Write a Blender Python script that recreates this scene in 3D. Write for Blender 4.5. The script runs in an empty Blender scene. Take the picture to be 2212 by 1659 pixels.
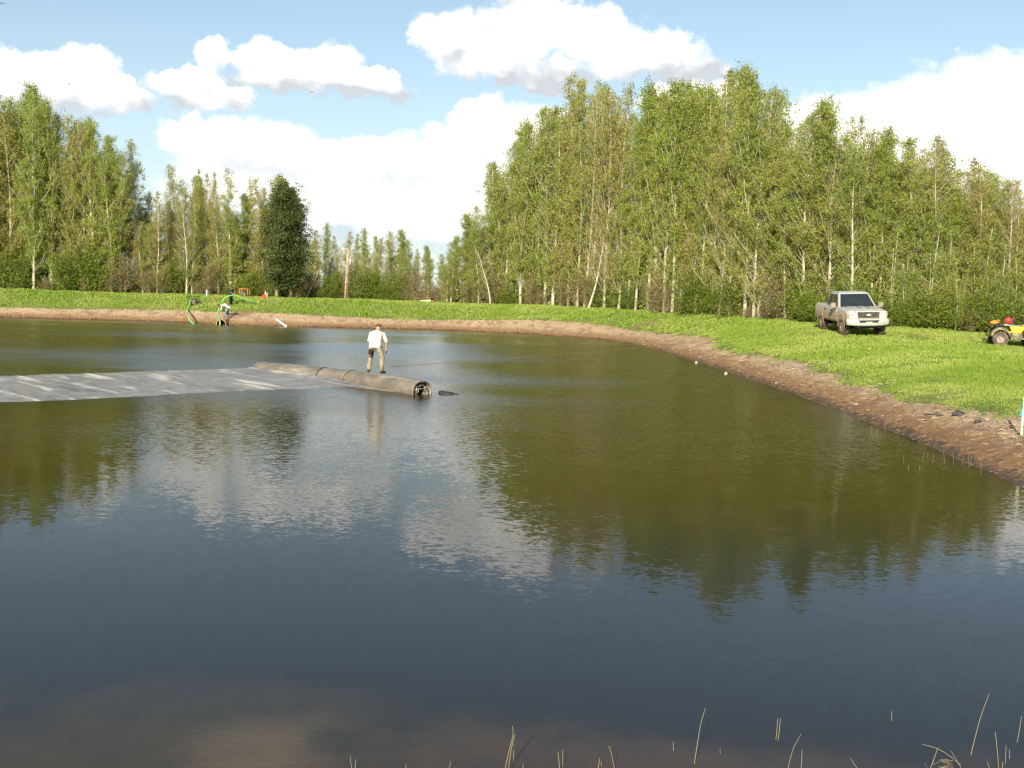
import bpy, bmesh, math, random
import numpy as np
from mathutils import Vector, Matrix, noise
R = math.radians
SC = bpy.context.scene
COL = SC.collection

# ------------------------------------------------------------------ camera
FOC = 2171.0                 # focal length in units of a picture 2212 wide
PW, PH = 2212.0, 1659.0
CAMZ = 3.20
PITCH, ROLL = 5.2, 1.7
cam_data = bpy.data.cameras.new('camera')
cam = bpy.data.objects.new('camera', cam_data)
COL.objects.link(cam)
cam_data.sensor_width = 36.0
cam_data.lens = 36.0 * FOC / PW
cam_data.clip_start = 0.1
cam_data.clip_end = 6000
CAM_M = Matrix.Translation((0, 0, CAMZ)) @ Matrix.Rotation(R(90 - PITCH), 4, 'X') @ Matrix.Rotation(R(ROLL), 4, 'Z')
cam.matrix_world = CAM_M
SC.camera = cam
CAM_R = CAM_M.to_3x3()

def ray(px, py):
    return (CAM_R @ Vector((px - PW / 2, -(py - PH / 2), -FOC))).normalized()
def on_z(px, py, z=0.0):
    d = ray(px, py); t = (z - CAMZ) / d.z
    return Vector((0, 0, CAMZ)) + d * t
def on_y(px, py, y):
    d = ray(px, py); return Vector((0, 0, CAMZ)) + d * (y / d.y)
def azel(px, py):
    d = ray(px, py)
    return math.degrees(math.atan2(d.x, d.y)), math.degrees(math.asin(d.z))

# ------------------------------------------------------------------ light
SUN_EL, SUN_AZ = 24.0, 16.0        # light travels towards +Y, turned SUN_AZ towards +X
ld = Vector((math.sin(R(SUN_AZ)) * math.cos(R(SUN_EL)), math.cos(R(SUN_AZ)) * math.cos(R(SUN_EL)), -math.sin(R(SUN_EL))))
sun_d = bpy.data.lights.new('sun', 'SUN'); sun_d.energy = 4.6; sun_d.angle = R(0.53)
sun_d.color = (1.0, 0.90, 0.74)
sun = bpy.data.objects.new('sun', sun_d); COL.objects.link(sun)
sun.rotation_euler = (-ld).to_track_quat('Z', 'Y').to_euler()
SC.view_settings.view_transform = 'Standard'; SC.view_settings.look = 'None'
SC.view_settings.exposure = 0.85; SC.view_settings.gamma = 1.0
try: SC.view_settings.use_curve_mapping = False
except Exception: pass
cy = SC.cycles
cy.max_bounces = 7; cy.diffuse_bounces = 3; cy.glossy_bounces = 3; cy.transmission_bounces = 3; cy.transparent_max_bounces = 8
cy.caustics_reflective = False; cy.caustics_refractive = False
cy.sample_clamp_indirect = 6
cy.filter_width = 1.3

# ------------------------------------------------------------------ node helper
class NT:
    def __init__(s, tree): s.t = tree; s.n = tree.nodes; s.l = tree.links
    def add(s, typ, **kw):
        n = s.n.new(typ)
        for k, v in kw.items(): setattr(n, k, v)
        return n
    def link(s, a, b): s.l.new(a, b)
    def put(s, sock, v):
        if isinstance(v, bpy.types.NodeSocket): s.l.new(v, sock)
        else: sock.default_value = v
    def math(s, op, a, b=0.0, c=0.0, clamp=False):
        n = s.add('ShaderNodeMath', operation=op); n.use_clamp = clamp
        s.put(n.inputs[0], a); s.put(n.inputs[1], b)
        if len(n.inputs) > 2: s.put(n.inputs[2], c)
        return n.outputs[0]
    def vm(s, op, a, b=(0, 0, 0), scale=None):
        n = s.add('ShaderNodeVectorMath', operation=op)
        s.put(n.inputs[0], a)
        if op not in ('LENGTH', 'NORMALIZE', 'SCALE'): s.put(n.inputs[1], b)
        if scale is not None: s.put(n.inputs[3], scale)
        return n.outputs['Value'] if op in ('LENGTH', 'DOT_PRODUCT', 'DISTANCE') else n.outputs['Vector']
    def mix(s, f, a, b, blend='MIX'):
        n = s.add('ShaderNodeMix', data_type='RGBA', blend_type=blend); n.clamp_factor = True
        s.put(n.inputs[0], f)
        s.put(n.inputs[6], a if isinstance(a, bpy.types.NodeSocket) else (*a, 1) if len(a) == 3 else a)
        s.put(n.inputs[7], b if isinstance(b, bpy.types.NodeSocket) else (*b, 1) if len(b) == 3 else b)
        return n.outputs[2]
    def ramp(s, v, lo, hi, a=0.0, b=1.0, smooth=True):
        n = s.add('ShaderNodeMapRange', interpolation_type='SMOOTHSTEP' if smooth else 'LINEAR')
        s.put(n.inputs[0], v); s.put(n.inputs[1], lo); s.put(n.inputs[2], hi); s.put(n.inputs[3], a); s.put(n.inputs[4], b)
        return n.outputs[0]
    def noise(s, vec, scale, detail=4, rough=0.55, dim='3D', distort=0.0):
        n = s.add('ShaderNodeTexNoise', noise_dimensions=dim)
        if vec is not None: s.put(n.inputs['Vector'], vec)
        n.inputs['Scale'].default_value = scale; n.inputs['Detail'].default_value = detail
        n.inputs['Roughness'].default_value = rough; n.inputs['Distortion'].default_value = distort
        return n
    def pos(s, kind='Object'):
        return s.add('ShaderNodeTexCoord').outputs[kind]
    def geo(s): return s.add('ShaderNodeNewGeometry').outputs['Position']
    def mapping(s, vec, scale=(1, 1, 1), rot=(0, 0, 0), loc=(0, 0, 0)):
        n = s.add('ShaderNodeMapping'); s.put(n.inputs[0], vec)
        n.inputs['Location'].default_value = loc; n.inputs['Rotation'].default_value = rot; n.inputs['Scale'].default_value = scale
        return n.outputs[0]
    def bump(s, h, strength=0.5, dist=0.05):
        n = s.add('ShaderNodeBump'); n.inputs['Strength'].default_value = strength; n.inputs['Distance'].default_value = dist
        s.put(n.inputs['Height'], h); return n.outputs[0]

# ------------------------------------------------------------------ sky with cumulus
world = bpy.data.worlds.new('World'); SC.world = world; world.use_nodes = True
w = NT(world.node_tree); w.n.clear()
sky = w.add('ShaderNodeTexSky', sky_type='NISHITA'); sky.sun_disc = False
sky.sun_elevation = R(SUN_EL); sky.sun_rotation = R(180 + SUN_AZ)
sky.altitude = 300; sky.air_density = 1.0; sky.dust_density = 0.6; sky.ozone_density = 2.0
dirn = w.pos('Generated')
sep = w.add('ShaderNodeSeparateXYZ'); w.link(dirn, sep.inputs[0])
az = w.math('MULTIPLY', w.math('ARCTAN2', sep.outputs[0], sep.outputs[1]), 57.2958)
el = w.math('MULTIPLY', w.math('ARCSINE', sep.outputs[2]), 57.2958)
cmb = w.add('ShaderNodeCombineXYZ'); w.link(az, cmb.inputs[0]); w.link(el, cmb.inputs[1])
uv = cmb.outputs[0]
wn = w.noise(uv, 0.42, 7, 0.60)
warp = w.vm('SCALE', w.vm('SUBTRACT', wn.outputs['Color'], (0.5, 0.5, 0.5)), scale=3.4)
wn2 = w.noise(uv, 0.13, 2, 0.5)
warp2 = w.vm('SCALE', w.vm('SUBTRACT', wn2.outputs['Color'], (0.5, 0.5, 0.5)), scale=1.2)
puv = w.vm('MULTIPLY', w.vm('ADD', w.vm('ADD', uv, warp), warp2), (1, 1, 0))
fb = w.noise(w.vm('MULTIPLY', uv, (1, 1.5, 1)), 0.55, 8, 0.62).outputs['Fac']
rl1 = w.noise(w.vm('MULTIPLY', uv, (1, 1.4, 1)), 0.40, 4, 0.5).outputs['Fac']
rl2 = w.noise(w.vm('MULTIPLY', w.vm('ADD', uv, (-0.5, 0.8, 0)), (1, 1.4, 1)), 0.40, 4, 0.5).outputs['Fac']
relief = w.math('SUBTRACT', rl1, rl2)

def px_blob(cx, cyy, rx, ry):
    a0, e0 = azel(cx, cyy); a1, _ = azel(cx + rx, cyy); _, e1 = azel(cx, cyy - ry)
    return a0, e0, abs(a1 - a0), abs(e1 - e0)
def cloud(blobs, edge=(-0.05, 0.36), namp=0.5, top_bottom=(None, None)):
    F = None; elv = []
    for b in blobs:
        a0, e0, ra, re = px_blob(*b[:4]) if len(b) == 4 else b[:4]
        elv += [e0 - re, e0 + re]
        v = w.vm('LENGTH', w.vm('MULTIPLY', w.vm('SUBTRACT', puv, (a0, e0, 0)), (1 / ra, 1 / re, 0)))
        f = w.math('SUBTRACT', 1.0, v)
        F = f if F is None else w.math('SMOOTH_MAX', F, f, 0.18)
    Fn = w.math('ADD', F, w.math('MULTIPLY', w.math('SUBTRACT', fb, 0.5), namp))
    return F, w.ramp(Fn, edge[0], edge[1])
skycol = sky.outputs[0]
skyt = w.mix(0.22, w.mix(1.0, skycol, (1.08, 1.08, 0.98), 'MULTIPLY'), (5.2, 5.8, 6.2))
# pale haze low over the horizon
hz = w.ramp(el, 16.0, -1.0)
cur = w.mix(w.math('MULTIPLY', hz, 0.62), skyt, (4.9, 5.7, 6.2))
CW, CS = (11.0, 10.6, 10.0), (4.5, 4.8, 5.1)
def lay(cur, blobs, base_px, top_px, edge=(-0.05, 0.36), namp=0.62, white=CW, shade=CS, opac=1.0):
    F, m = cloud(blobs, edge, namp)
    _, eb = azel(*base_px); _, et = azel(*top_px)
    g = w.ramp(el, eb, et)
    s = w.math('ADD', w.math('ADD', w.math('MULTIPLY', g, 0.92), w.math('MULTIPLY', relief, 1.9)), w.math('ADD', -0.06, w.math('MULTIPLY', w.math('SUBTRACT', fb, 0.5), 0.35)), clamp=True)
    c = w.mix(s, shade, white)
    return w.mix(w.math('MULTIPLY', m, opac), cur, c)
# the broad pale bank low behind the trees, then the separate heaps, far to near
cur = lay(cur, [(760, 430, 420, 110), (1050, 430, 400, 130), (560, 370, 200, 85), (1350, 400, 420, 130)], (800, 560), (800, 400), edge=(-0.05, 0.3), shade=(4.9, 5.5, 5.9))
cur = lay(cur, [(395, 285, 68, 48), (480, 305, 110, 55), (590, 310, 150, 62), (700, 330, 150, 50), (560, 345, 180, 40)], (560, 390), (560, 290), shade=(5.9, 6.2, 6.5))
cur = lay(cur, [(1040, 255, 75, 62), (1000, 330, 110, 80), (1090, 300, 110, 70), (1190, 290, 130, 75), (880, 350, 120, 60)], (1050, 440), (1050, 260), shade=(6.0, 6.3, 6.5))
cur = lay(cur, [(1990, 300, 330, 150), (1840, 300, 190, 110), (2080, 240, 220, 125), (2290, 230, 280, 130), (2100, 380, 420, 150), (1500, 215, 150, 40), (1760, 330, 120, 110), (1765, 255, 90, 55)], (2000, 620), (2000, 300))
cur = lay(cur, [(70, 175, 170, 95), (160, 150, 110, 78), (250, 210, 110, 45), (-150, 190, 200, 100)], (100, 250), (100, 150))
cur = lay(cur, [(420, 195, 95, 52), (470, 130, 50, 38), (500, 215, 75, 30)], (430, 240), (430, 180))
cur = lay(cur, [(580, 145, 75, 55), (690, 150, 105, 62), (790, 190, 110, 28), (600, 185, 110, 20)], (650, 205), (650, 145))
cur = lay(cur, [(960, 85, 78, 72), (1050, 110, 120, 65), (1150, 70, 130, 85), (1270, 75, 140, 80), (1380, 115, 160, 62), (1480, 150, 120, 40), (1170, 165, 130, 32)], (1150, 185), (1150, 90))
# clouds elsewhere in the sky, out of the frame
beh = w.ramp(w.noise(w.vm('MULTIPLY', uv, (1, 2.0, 1)), 0.045, 8, 0.6).outputs['Fac'], 0.53, 0.66)
out_m = w.math('MULTIPLY', beh, w.math('MAXIMUM', w.ramp(w.math('ABSOLUTE', az), 40, 55), w.ramp(el, 42, 52)))
cur = w.mix(out_m, cur, (6.0, 6.1, 6.2))
bg = w.add('ShaderNodeBackground'); bg.inputs[1].default_value = 0.085
w.link(cur, bg.inputs[0])
wo = w.add('ShaderNodeOutputWorld'); w.link(bg.outputs[0], wo.inputs[0])
try:
    world.cycles.sampling_method = 'MANUAL'; world.cycles.sample_map_resolution = 256
except Exception: pass

# ------------------------------------------------------------------ materials
def new_mat(name):
    m = bpy.data.materials.new(name); m.use_nodes = True
    t = NT(m.node_tree); t.n.clear()
    out = t.add('ShaderNodeOutputMaterial')
    return m, t, out
def plain(name, col, rough=0.6, metal=0.0, var=0.25, scale=6.0, bump=0.0, spec=0.5, col2=None, coat=0.0):
    m, t, out = new_mat(name)
    p = t.add('ShaderNodeBsdfPrincipled')
    nz = t.noise(t.pos(), scale, 5, 0.6).outputs['Fac']
    c2 = col2 if col2 else tuple(c * (1 - var) for c in col)
    c1 = tuple(min(1, c * (1 + var * 0.5)) for c in col) if not col2 else col
    t.link(t.mix(t.ramp(nz, 0.35, 0.65), c1, c2), p.inputs['Base Color'])
    t.put(p.inputs['Roughness'], t.ramp(nz, 0.3, 0.7, max(0.02, rough - 0.08), min(1, rough + 0.1)))
    p.inputs['Metallic'].default_value = metal
    p.inputs['Specular IOR Level'].default_value = spec
    p.inputs['Coat Weight'].default_value = coat
    if bump: t.link(t.bump(t.noise(t.pos(), scale * 3, 5, 0.6).outputs['Fac'], bump, 0.02), p.inputs['Normal'])
    t.link(p.outputs[0], out.inputs[0])
    return m

def leaf_mat(name, c1, c2, c3, trans=0.45):
    m, t, out = new_mat(name)
    oi = t.add('ShaderNodeObjectInfo')
    at = t.add('ShaderNodeAttribute', attribute_name='tint')
    a = t.mix(oi.outputs['Random'], c1, c2)
    nz = t.noise(t.geo(), 0.35, 3, 0.5).outputs['Fac']
    b = t.mix(t.ramp(nz, 0.4, 0.68, 0, 0.7), a, c3)
    c = t.mix(1.0, b, t.mix(at.outputs['Fac'], (0.72, 0.72, 0.74), (1.38, 1.34, 1.25)), 'MULTIPLY')
    d = t.add('ShaderNodeBsdfPrincipled'); t.link(c, d.inputs['Base Color']); d.inputs['Roughness'].default_value = 0.5
    d.inputs['Specular IOR Level'].default_value = 0.35
    tr = t.add('ShaderNodeBsdfTranslucent'); t.link(t.mix(1.0, c, (1.1, 1.25, 0.6), 'MULTIPLY'), tr.inputs[0])
    mx = t.add('ShaderNodeMixShader'); mx.inputs[0].default_value = trans
    t.link(d.outputs[0], mx.inputs[1]); t.link(tr.outputs[0], mx.inputs[2]); t.link(mx.outputs[0], out.inputs[0])
    return m
M = {}
M['leaf_green'] = leaf_mat('leaf_green', (0.285, 0.345, 0.065), (0.355, 0.370, 0.095), (0.225, 0.285, 0.055))
M['leaf_olive'] = leaf_mat('leaf_olive', (0.330, 0.310, 0.080), (0.370, 0.330, 0.105), (0.250, 0.260, 0.060))
M['leaf_dark'] = leaf_mat('leaf_dark', (0.085, 0.115, 0.028), (0.100, 0.120, 0.032), (0.06, 0.09, 0.022), 0.2)
M['leaf_bright'] = leaf_mat('leaf_bright', (0.200, 0.260, 0.030), (0.180, 0.240, 0.030), (0.140, 0.200, 0.028))
M['leaf_brown'] = leaf_mat('leaf_brown', (0.260, 0.215, 0.100), (0.240, 0.220, 0.085), (0.210, 0.220, 0.060), 0.2)

def bark_mat(name, pale, dark, amt):
    m, t, out = new_mat(name)
    p = t.add('ShaderNodeBsdfPrincipled'); p.inputs['Roughness'].default_value = 0.75
    co = t.pos()
    k = t.noise(t.mapping(co, (3, 3, 9)), 1.6, 5, 0.7).outputs['Fac']
    c = t.mix(t.ramp(k, amt, amt + 0.12), pale, dark)
    oi = t.add('ShaderNodeObjectInfo')
    c = t.mix(t.math('MULTIPLY', oi.outputs['Random'], 0.45), c, (0.26, 0.21, 0.12))
    t.link(c, p.inputs['Base Color'])
    t.link(t.bump(k, 0.4, 0.02), p.inputs['Normal'])
    t.link(p.outputs[0], out.inputs[0]); return m
M['bark_pale'] = bark_mat('bark_pale', (0.58, 0.53, 0.38), (0.10, 0.08, 0.05), 0.60)
M['bark_grey'] = bark_mat('bark_grey', (0.30, 0.25, 0.17), (0.09, 0.07, 0.045), 0.52)
M['twig'] = plain('twig', (0.22, 0.155, 0.085), 0.8, var=0.4, scale=2)

# grass blades
m, t, out = new_mat('grass_blades')
at = t.add('ShaderNodeAttribute', attribute_name='tint')
g = t.geo()
n1 = t.noise(g, 0.28, 4, 0.6).outputs['Fac']; n2 = t.noise(g, 2.2, 3, 0.6).outputs['Fac']
c = t.mix(t.ramp(n1, 0.40, 0.62), (0.275, 0.395, 0.062), (0.40, 0.475, 0.115))
c = t.mix(t.ramp(n2, 0.55, 0.75, 0, 0.6), c, (0.155, 0.26, 0.028))
c = t.mix(t.ramp(t.noise(g, 0.6, 4, 0.6).outputs['Fac'], 0.60, 0.74, 0, 0.65), c, (0.42, 0.37, 0.18))
c = t.mix(1.0, c, t.mix(at.outputs['Fac'], (0.78, 0.80, 0.78), (1.18, 1.15, 1.15)), 'MULTIPLY')
d = t.add('ShaderNodeBsdfDiffuse'); t.link(c, d.inputs[0])
tr = t.add('ShaderNodeBsdfTranslucent'); t.link(c, tr.inputs[0])
mx = t.add('ShaderNodeMixShader'); mx.inputs[0].default_value = 0.42
t.link(d.outputs[0], mx.inputs[1]); t.link(tr.outputs[0], mx.inputs[2]); t.link(mx.outputs[0], out.inputs[0])
M['grass'] = m

# ground: wet mud, dry cracked bank, turf, chosen by the distance from the waterline
m, t, out = new_mat('bank_ground')
at = t.add('ShaderNodeAttribute', attribute_name='shore'); sh = at.outputs['Fac']
g = t.geo()
n_lo = t.noise(g, 0.5, 5, 0.6).outputs['Fac']; n_mid = t.noise(t.mapping(g, (1.6, 1, 1)), 3.0, 6, 0.65).outputs['Fac']; n_hi = t.noise(t.mapping(g, (1.7, 0.9, 1)), 6.5, 7, 0.72).outputs['Fac']
s1 = t.math('ADD', sh, t.math('MULTIPLY', t.math('SUBTRACT', n_mid, 0.5), 1.6))
mud = t.mix(t.ramp(s1, 0.05, 0.55), (0.085, 0.050, 0.026), (0.29, 0.165, 0.078))
mud = t.mix(t.ramp(s1, 0.70, 1.5), mud, (0.56, 0.405, 0.25))
mud = t.mix(t.ramp(n_hi, 0.53, 0.66, 0, 0.55), mud, (0.70, 0.52, 0.31))
mud = t.mix(t.ramp(n_hi, 0.46, 0.34, 0, 0.7), mud, (0.095, 0.056, 0.030))
mud = t.mix(t.ramp(t.noise(t.mapping(g, (1.3, 0.7, 1)), 1.1, 5, 0.65).outputs['Fac'], 0.50, 0.62, 0, 0.6), mud, (0.235, 0.135, 0.066))
vor = t.add('ShaderNodeTexVoronoi', feature='DISTANCE_TO_EDGE'); t.link(t.mapping(g, (1.0, 1.0, 1.0)), vor.inputs['Vector']); vor.inputs['Scale'].default_value = 5.0
crack = t.math('MULTIPLY', t.ramp(vor.outputs[0], 0.05, 0.0), t.ramp(s1, 0.8, 1.6))
mud = t.mix(t.math('MULTIPLY', crack, 0.6), mud, (0.10, 0.07, 0.045))
turf = t.mix(t.ramp(n_lo, 0.4, 0.6), (0.125, 0.190, 0.028), (0.200, 0.240, 0.050))
turf = t.mix(t.ramp(n_mid, 0.58, 0.75, 0, 0.6), turf, (0.24, 0.19, 0.10))
at2 = t.add('ShaderNodeAttribute', attribute_name='turfline')
edge = t.math('ADD', t.math('SUBTRACT', sh, at2.outputs['Fac']), t.math('MULTIPLY', t.math('SUBTRACT', n_mid, 0.5), 1.4))
gm = t.ramp(edge, -0.1, 0.2)
c = t.mix(gm, mud, turf)
at3 = t.add('ShaderNodeAttribute', attribute_name='bare')
c = t.mix(t.math('MULTIPLY', at3.outputs['Fac'], t.ramp(n_mid, 0.35, 0.55)), c, (0.30, 0.18, 0.10))
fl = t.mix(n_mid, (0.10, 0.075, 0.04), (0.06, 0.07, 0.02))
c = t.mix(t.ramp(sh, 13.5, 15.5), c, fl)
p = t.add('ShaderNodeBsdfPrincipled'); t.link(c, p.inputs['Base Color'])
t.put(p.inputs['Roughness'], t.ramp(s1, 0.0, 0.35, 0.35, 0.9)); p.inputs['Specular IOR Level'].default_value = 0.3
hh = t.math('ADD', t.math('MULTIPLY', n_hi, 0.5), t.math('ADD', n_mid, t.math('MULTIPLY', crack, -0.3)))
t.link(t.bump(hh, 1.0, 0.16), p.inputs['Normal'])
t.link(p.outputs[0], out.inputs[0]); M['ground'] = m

# water: body of murky brown water under a rippled Fresnel surface
m, t, out = new_mat('pond_water')
g = t.geo()
gs = t.add('ShaderNodeSeparateXYZ'); t.link(g, gs.inputs[0])
fine = t.noise(t.mapping(g, (1.0, 1.55, 0), (0, 0, R(-8))), 13.0, 3, 0.6); mid = t.noise(t.mapping(g, (1.0, 1.7, 0), (0, 0, R(12))), 5.0, 2, 0.5)
patch = t.noise(t.mapping(g, (0.5, 1.0, 0)), 0.13, 3, 0.5).outputs['Fac']
amp = t.math('MULTIPLY', t.ramp(patch, 0.35, 0.62, 0.55, 1.25), t.ramp(gs.outputs[1], 9.0, 30.0, 0.12, 1.05))
amp = t.math('MULTIPLY', amp, t.ramp(gs.outputs[1], 17.0, 45.0, 1.15, 0.95))
amp = t.math('MULTIPLY', amp, t.ramp(t.math('ADD', gs.outputs[0], t.math('MULTIPLY', gs.outputs[1], 0.05)), -4.0, 3.0, 0.78, 1.0))
amp = t.math('MULTIPLY', amp, t.math('ADD', 1.0, t.math('MULTIPLY', t.math('MULTIPLY', t.ramp(gs.outputs[0], -3.0, 2.0), t.ramp(gs.outputs[0], 9.5, 6.5)), t.math('MULTIPLY', t.ramp(gs.outputs[1], 14.0, 20.0), 0.5))))
nrm = t.vm('ADD', t.vm('SCALE', t.vm('SUBTRACT', fine.outputs['Color'], (0.5, 0.5, 0.5)), scale=t.math('MULTIPLY', amp, 0.30)),
           t.vm('SCALE', t.vm('SUBTRACT', mid.outputs['Color'], (0.5, 0.5, 0.5)), scale=t.math('MULTIPLY', amp, 0.16)))
nrm = t.vm('MULTIPLY', nrm, (1, 1, 0))
# rings spreading from things that touched the surface close to the bank
def ring(cx, cyy, wl, reach, a_):
    rel = t.vm('MULTIPLY', t.vm('SUBTRACT', g, (cx, cyy, 0)), (1, 1, 0))
    ln = t.vm('LENGTH', rel)
    ph = t.math('SINE', t.math('MULTIPLY', ln, 6.2832 / wl))
    env = t.math('MULTIPLY', t.ramp(ln, reach, 0.05), a_)
    return t.vm('SCALE', t.vm('NORMALIZE', rel), scale=t.math('MULTIPLY', ph, env))
for (q, wl, reach, a_) in ((on_z(625, 1640), 0.075, 0.6, 0.030), (on_z(470, 1625), 0.10, 1.1, 0.022), (on_z(560, 1680), 0.085, 1.0, 0.03)):
    nrm = t.vm('ADD', nrm, ring(q.x, q.y, wl, reach, a_))
nrm = t.vm('NORMALIZE', t.vm('ADD', nrm, (0, 0, 1)))
gl = t.add('ShaderNodeBsdfGlossy'); gl.distribution = 'BECKMANN'; t.put(gl.inputs['Roughness'], t.math('MULTIPLY', t.ramp(gs.outputs[1], 12.0, 38.0, 0.06, 0.32), t.ramp(patch, 0.35, 0.62, 0.75, 1.15))); t.link(nrm, gl.inputs['Normal'])
silt = t.ramp(t.noise(g, 0.6, 4, 0.6).outputs['Fac'], 0.35, 0.7)
body = t.mix(silt, (0.036, 0.031, 0.005), (0.050, 0.042, 0.008))
def body_patch(px, py, rx_, ry_, col, amt, b):  # soft oval of another colour in the water body
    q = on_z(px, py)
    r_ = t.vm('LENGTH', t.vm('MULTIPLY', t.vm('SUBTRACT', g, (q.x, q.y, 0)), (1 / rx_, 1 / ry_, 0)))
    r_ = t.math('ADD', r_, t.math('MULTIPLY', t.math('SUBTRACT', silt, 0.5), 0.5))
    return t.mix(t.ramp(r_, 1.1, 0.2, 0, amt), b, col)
body = t.mix(t.ramp(gs.outputs[1], 10.5, 17.0), (0.020, 0.022, 0.023), body)
body = body_patch(350, 1700, 3.0, 1.7, (0.070, 0.052, 0.026), 0.6, body)  # brown silt over the shallows
body = body_patch(540, 1700, 0.75, 1.05, (0.13, 0.10, 0.062), 0.7, body)  # paler oval inside the brown one
body = body_patch(1500, 1700, 3.4, 0.9, (0.080, 0.055, 0.036), 0.7, body)
at = t.add('ShaderNodeAttribute', attribute_name='clear')
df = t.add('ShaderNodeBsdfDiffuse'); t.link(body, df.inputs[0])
tp = t.add('ShaderNodeBsdfTransparent'); tp.inputs[0].default_value = (0.62, 0.52, 0.34, 1)
mb = t.add('ShaderNodeMixShader'); t.link(at.outputs['Fac'], mb.inputs[0]); t.link(df.outputs[0], mb.inputs[1]); t.link(tp.outputs[0], mb.inputs[2])
fr = t.add('ShaderNodeFresnel'); fr.inputs[0].default_value = 1.333; t.link(nrm, fr.inputs['Normal'])
mx = t.add('ShaderNodeMixShader'); t.link(fr.outputs[0], mx.inputs[0]); t.link(mb.outputs[0], mx.inputs[1]); t.link(gl.outputs[0], mx.inputs[2])
t.link(mx.outputs[0], out.inputs[0]); M['water'] = m

# geomembrane
ROLL_A = on_z(558, 797, 0.0); ROLL_B = on_z(912, 853, 0.0)
RD = (ROLL_B - ROLL_A); RLEN = RD.length; RD.normalize(); RP = Vector((RD.y, -RD.x, 0));
if RP.x > 0: RP = -RP
ROLL_ANG = math.atan2(RD.y, RD.x)
def membrane_mat(name, wet, ca, cb):
    m, t, out = new_mat(name)
    co = t.mapping(t.geo(), (1, 1, 1), (0, 0, -ROLL_ANG))
    st = t.noise(t.mapping(co, (0.16, 1.1, 1)), 1.6, 6, 0.6).outputs['Fac']
    du = t.noise(co, 2.2, 6, 0.65).outputs['Fac']
    c = t.mix(t.ramp(du, 0.35, 0.7), ca, cb)
    c = t.mix(t.ramp(st, 0.54, 0.68, 0, 0.5 if wet else 0.15), c, (0.85, 0.80, 0.70)); c = t.mix(t.ramp(st, 0.40, 0.34, 0, 0.7), c, (0.09, 0.085, 0.08))  # pale wrinkle highlights painted into the colour as streaks, then dark dashes
    p = t.add('ShaderNodeBsdfPrincipled'); t.link(c, p.inputs['Base Color'])
    t.put(p.inputs['Roughness'], t.ramp(st, 0.4, 0.6, 0.38 if wet else 0.45, 0.6 if wet else 0.65)); p.inputs['Specular IOR Level'].default_value = 0.6
    t.link(t.bump(t.math('ADD', st, t.math('MULTIPLY', du, 0.3)), 0.6, 0.05), p.inputs['Normal'])
    t.link(p.outputs[0], out.inputs[0]); return m
M['liner'] = membrane_mat('liner', True, (0.17, 0.163, 0.15), (0.29, 0.265, 0.225))
M['liner_roll'] = membrane_mat('liner_roll', False, (0.115, 0.100, 0.078), (0.20, 0.165, 0.12))
M['liner_in'] = plain('liner_inner', (0.40, 0.38, 0.33), 0.5, col2=(0.03, 0.028, 0.025), scale=9)
M['black'] = plain('black_rubber', (0.018, 0.017, 0.016), 0.6, var=0.3)
M['skin'] = plain('skin', (0.52, 0.30, 0.20), 0.5, var=0.12, scale=10)
M['skin_tan'] = plain('skin_tanned', (0.30, 0.155, 0.095), 0.5, var=0.12, scale=10)
M['hair_brown'] = plain('hair_brown', (0.085, 0.040, 0.022), 0.6, var=0.4, scale=40)
M['hair_dark'] = plain('hair_dark', (0.014, 0.012, 0.012), 0.6, var=0.3, scale=40)
M['eye'] = plain('eye_white', (0.7, 0.68, 0.64), 0.3, var=0.05)
M['shirt_white'] = plain('shirt_cream', (0.62, 0.56, 0.46), 0.85, var=0.10, scale=7, bump=0.4)
M['shirt_grey'] = plain('shirt_pale_grey', (0.48, 0.48, 0.48), 0.85, var=0.15, scale=7, bump=0.4)
M['shirt_dark'] = plain('shirt_charcoal', (0.028, 0.032, 0.040), 0.85, var=0.2, scale=7, bump=0.4)
M['khaki'] = plain('trousers_muddy_khaki', (0.32, 0.265, 0.18), 0.9, col2=(0.17, 0.14, 0.10), scale=4, bump=0.4)
M['dark_khaki'] = plain('trousers_dark', (0.070, 0.055, 0.030), 0.7, var=0.4, scale=5)
M['jeans'] = plain('jeans_pale', (0.20, 0.25, 0.27), 0.9, col2=(0.12, 0.15, 0.16), scale=5, bump=0.4)
M['navy'] = plain('trousers_navy', (0.015, 0.018, 0.032), 0.9, var=0.3, scale=5)
M['shoe'] = plain('shoe_dark', (0.045, 0.038, 0.030), 0.7, var=0.3)
M['hose'] = plain('hose_green', (0.19, 0.50, 0.12), 0.4, var=0.2, scale=3)
M['pvc'] = plain('pvc_white', (0.62, 0.61, 0.54), 0.45, var=0.08)
M['orange'] = plain('paint_orange', (0.75, 0.22, 0.03), 0.5, var=0.2)
M['red'] = plain('plastic_red', (0.72, 0.05, 0.02), 0.4, var=0.15)
M['pink'] = plain('helmet_red', (0.78, 0.03, 0.06), 0.18, var=0.1, coat=0.6)
M['yellow'] = plain('plastic_yellow', (0.85, 0.50, 0.02), 0.35, var=0.12)
M['camo'] = plain('camo_plastic', (0.26, 0.23, 0.12), 0.5, col2=(0.07, 0.07, 0.035), scale=9)
M['metal'] = plain('grey_metal', (0.35, 0.34, 0.32), 0.4, 0.7, var=0.3)
M['dark_metal'] = plain('dark_metal', (0.05, 0.045, 0.04), 0.5, 0.4, var=0.4, scale=14)
M['engine'] = plain('engine_dusty', (0.20, 0.15, 0.10), 0.7, col2=(0.03, 0.028, 0.025), scale=14)
M['wood_pole'] = plain('pole_wood', (0.42, 0.29, 0.17), 0.8, var=0.3, scale=3)
M['wood_lath'] = plain('lath_wood', (0.78, 0.70, 0.44), 0.8, var=0.12, scale=8)
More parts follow.
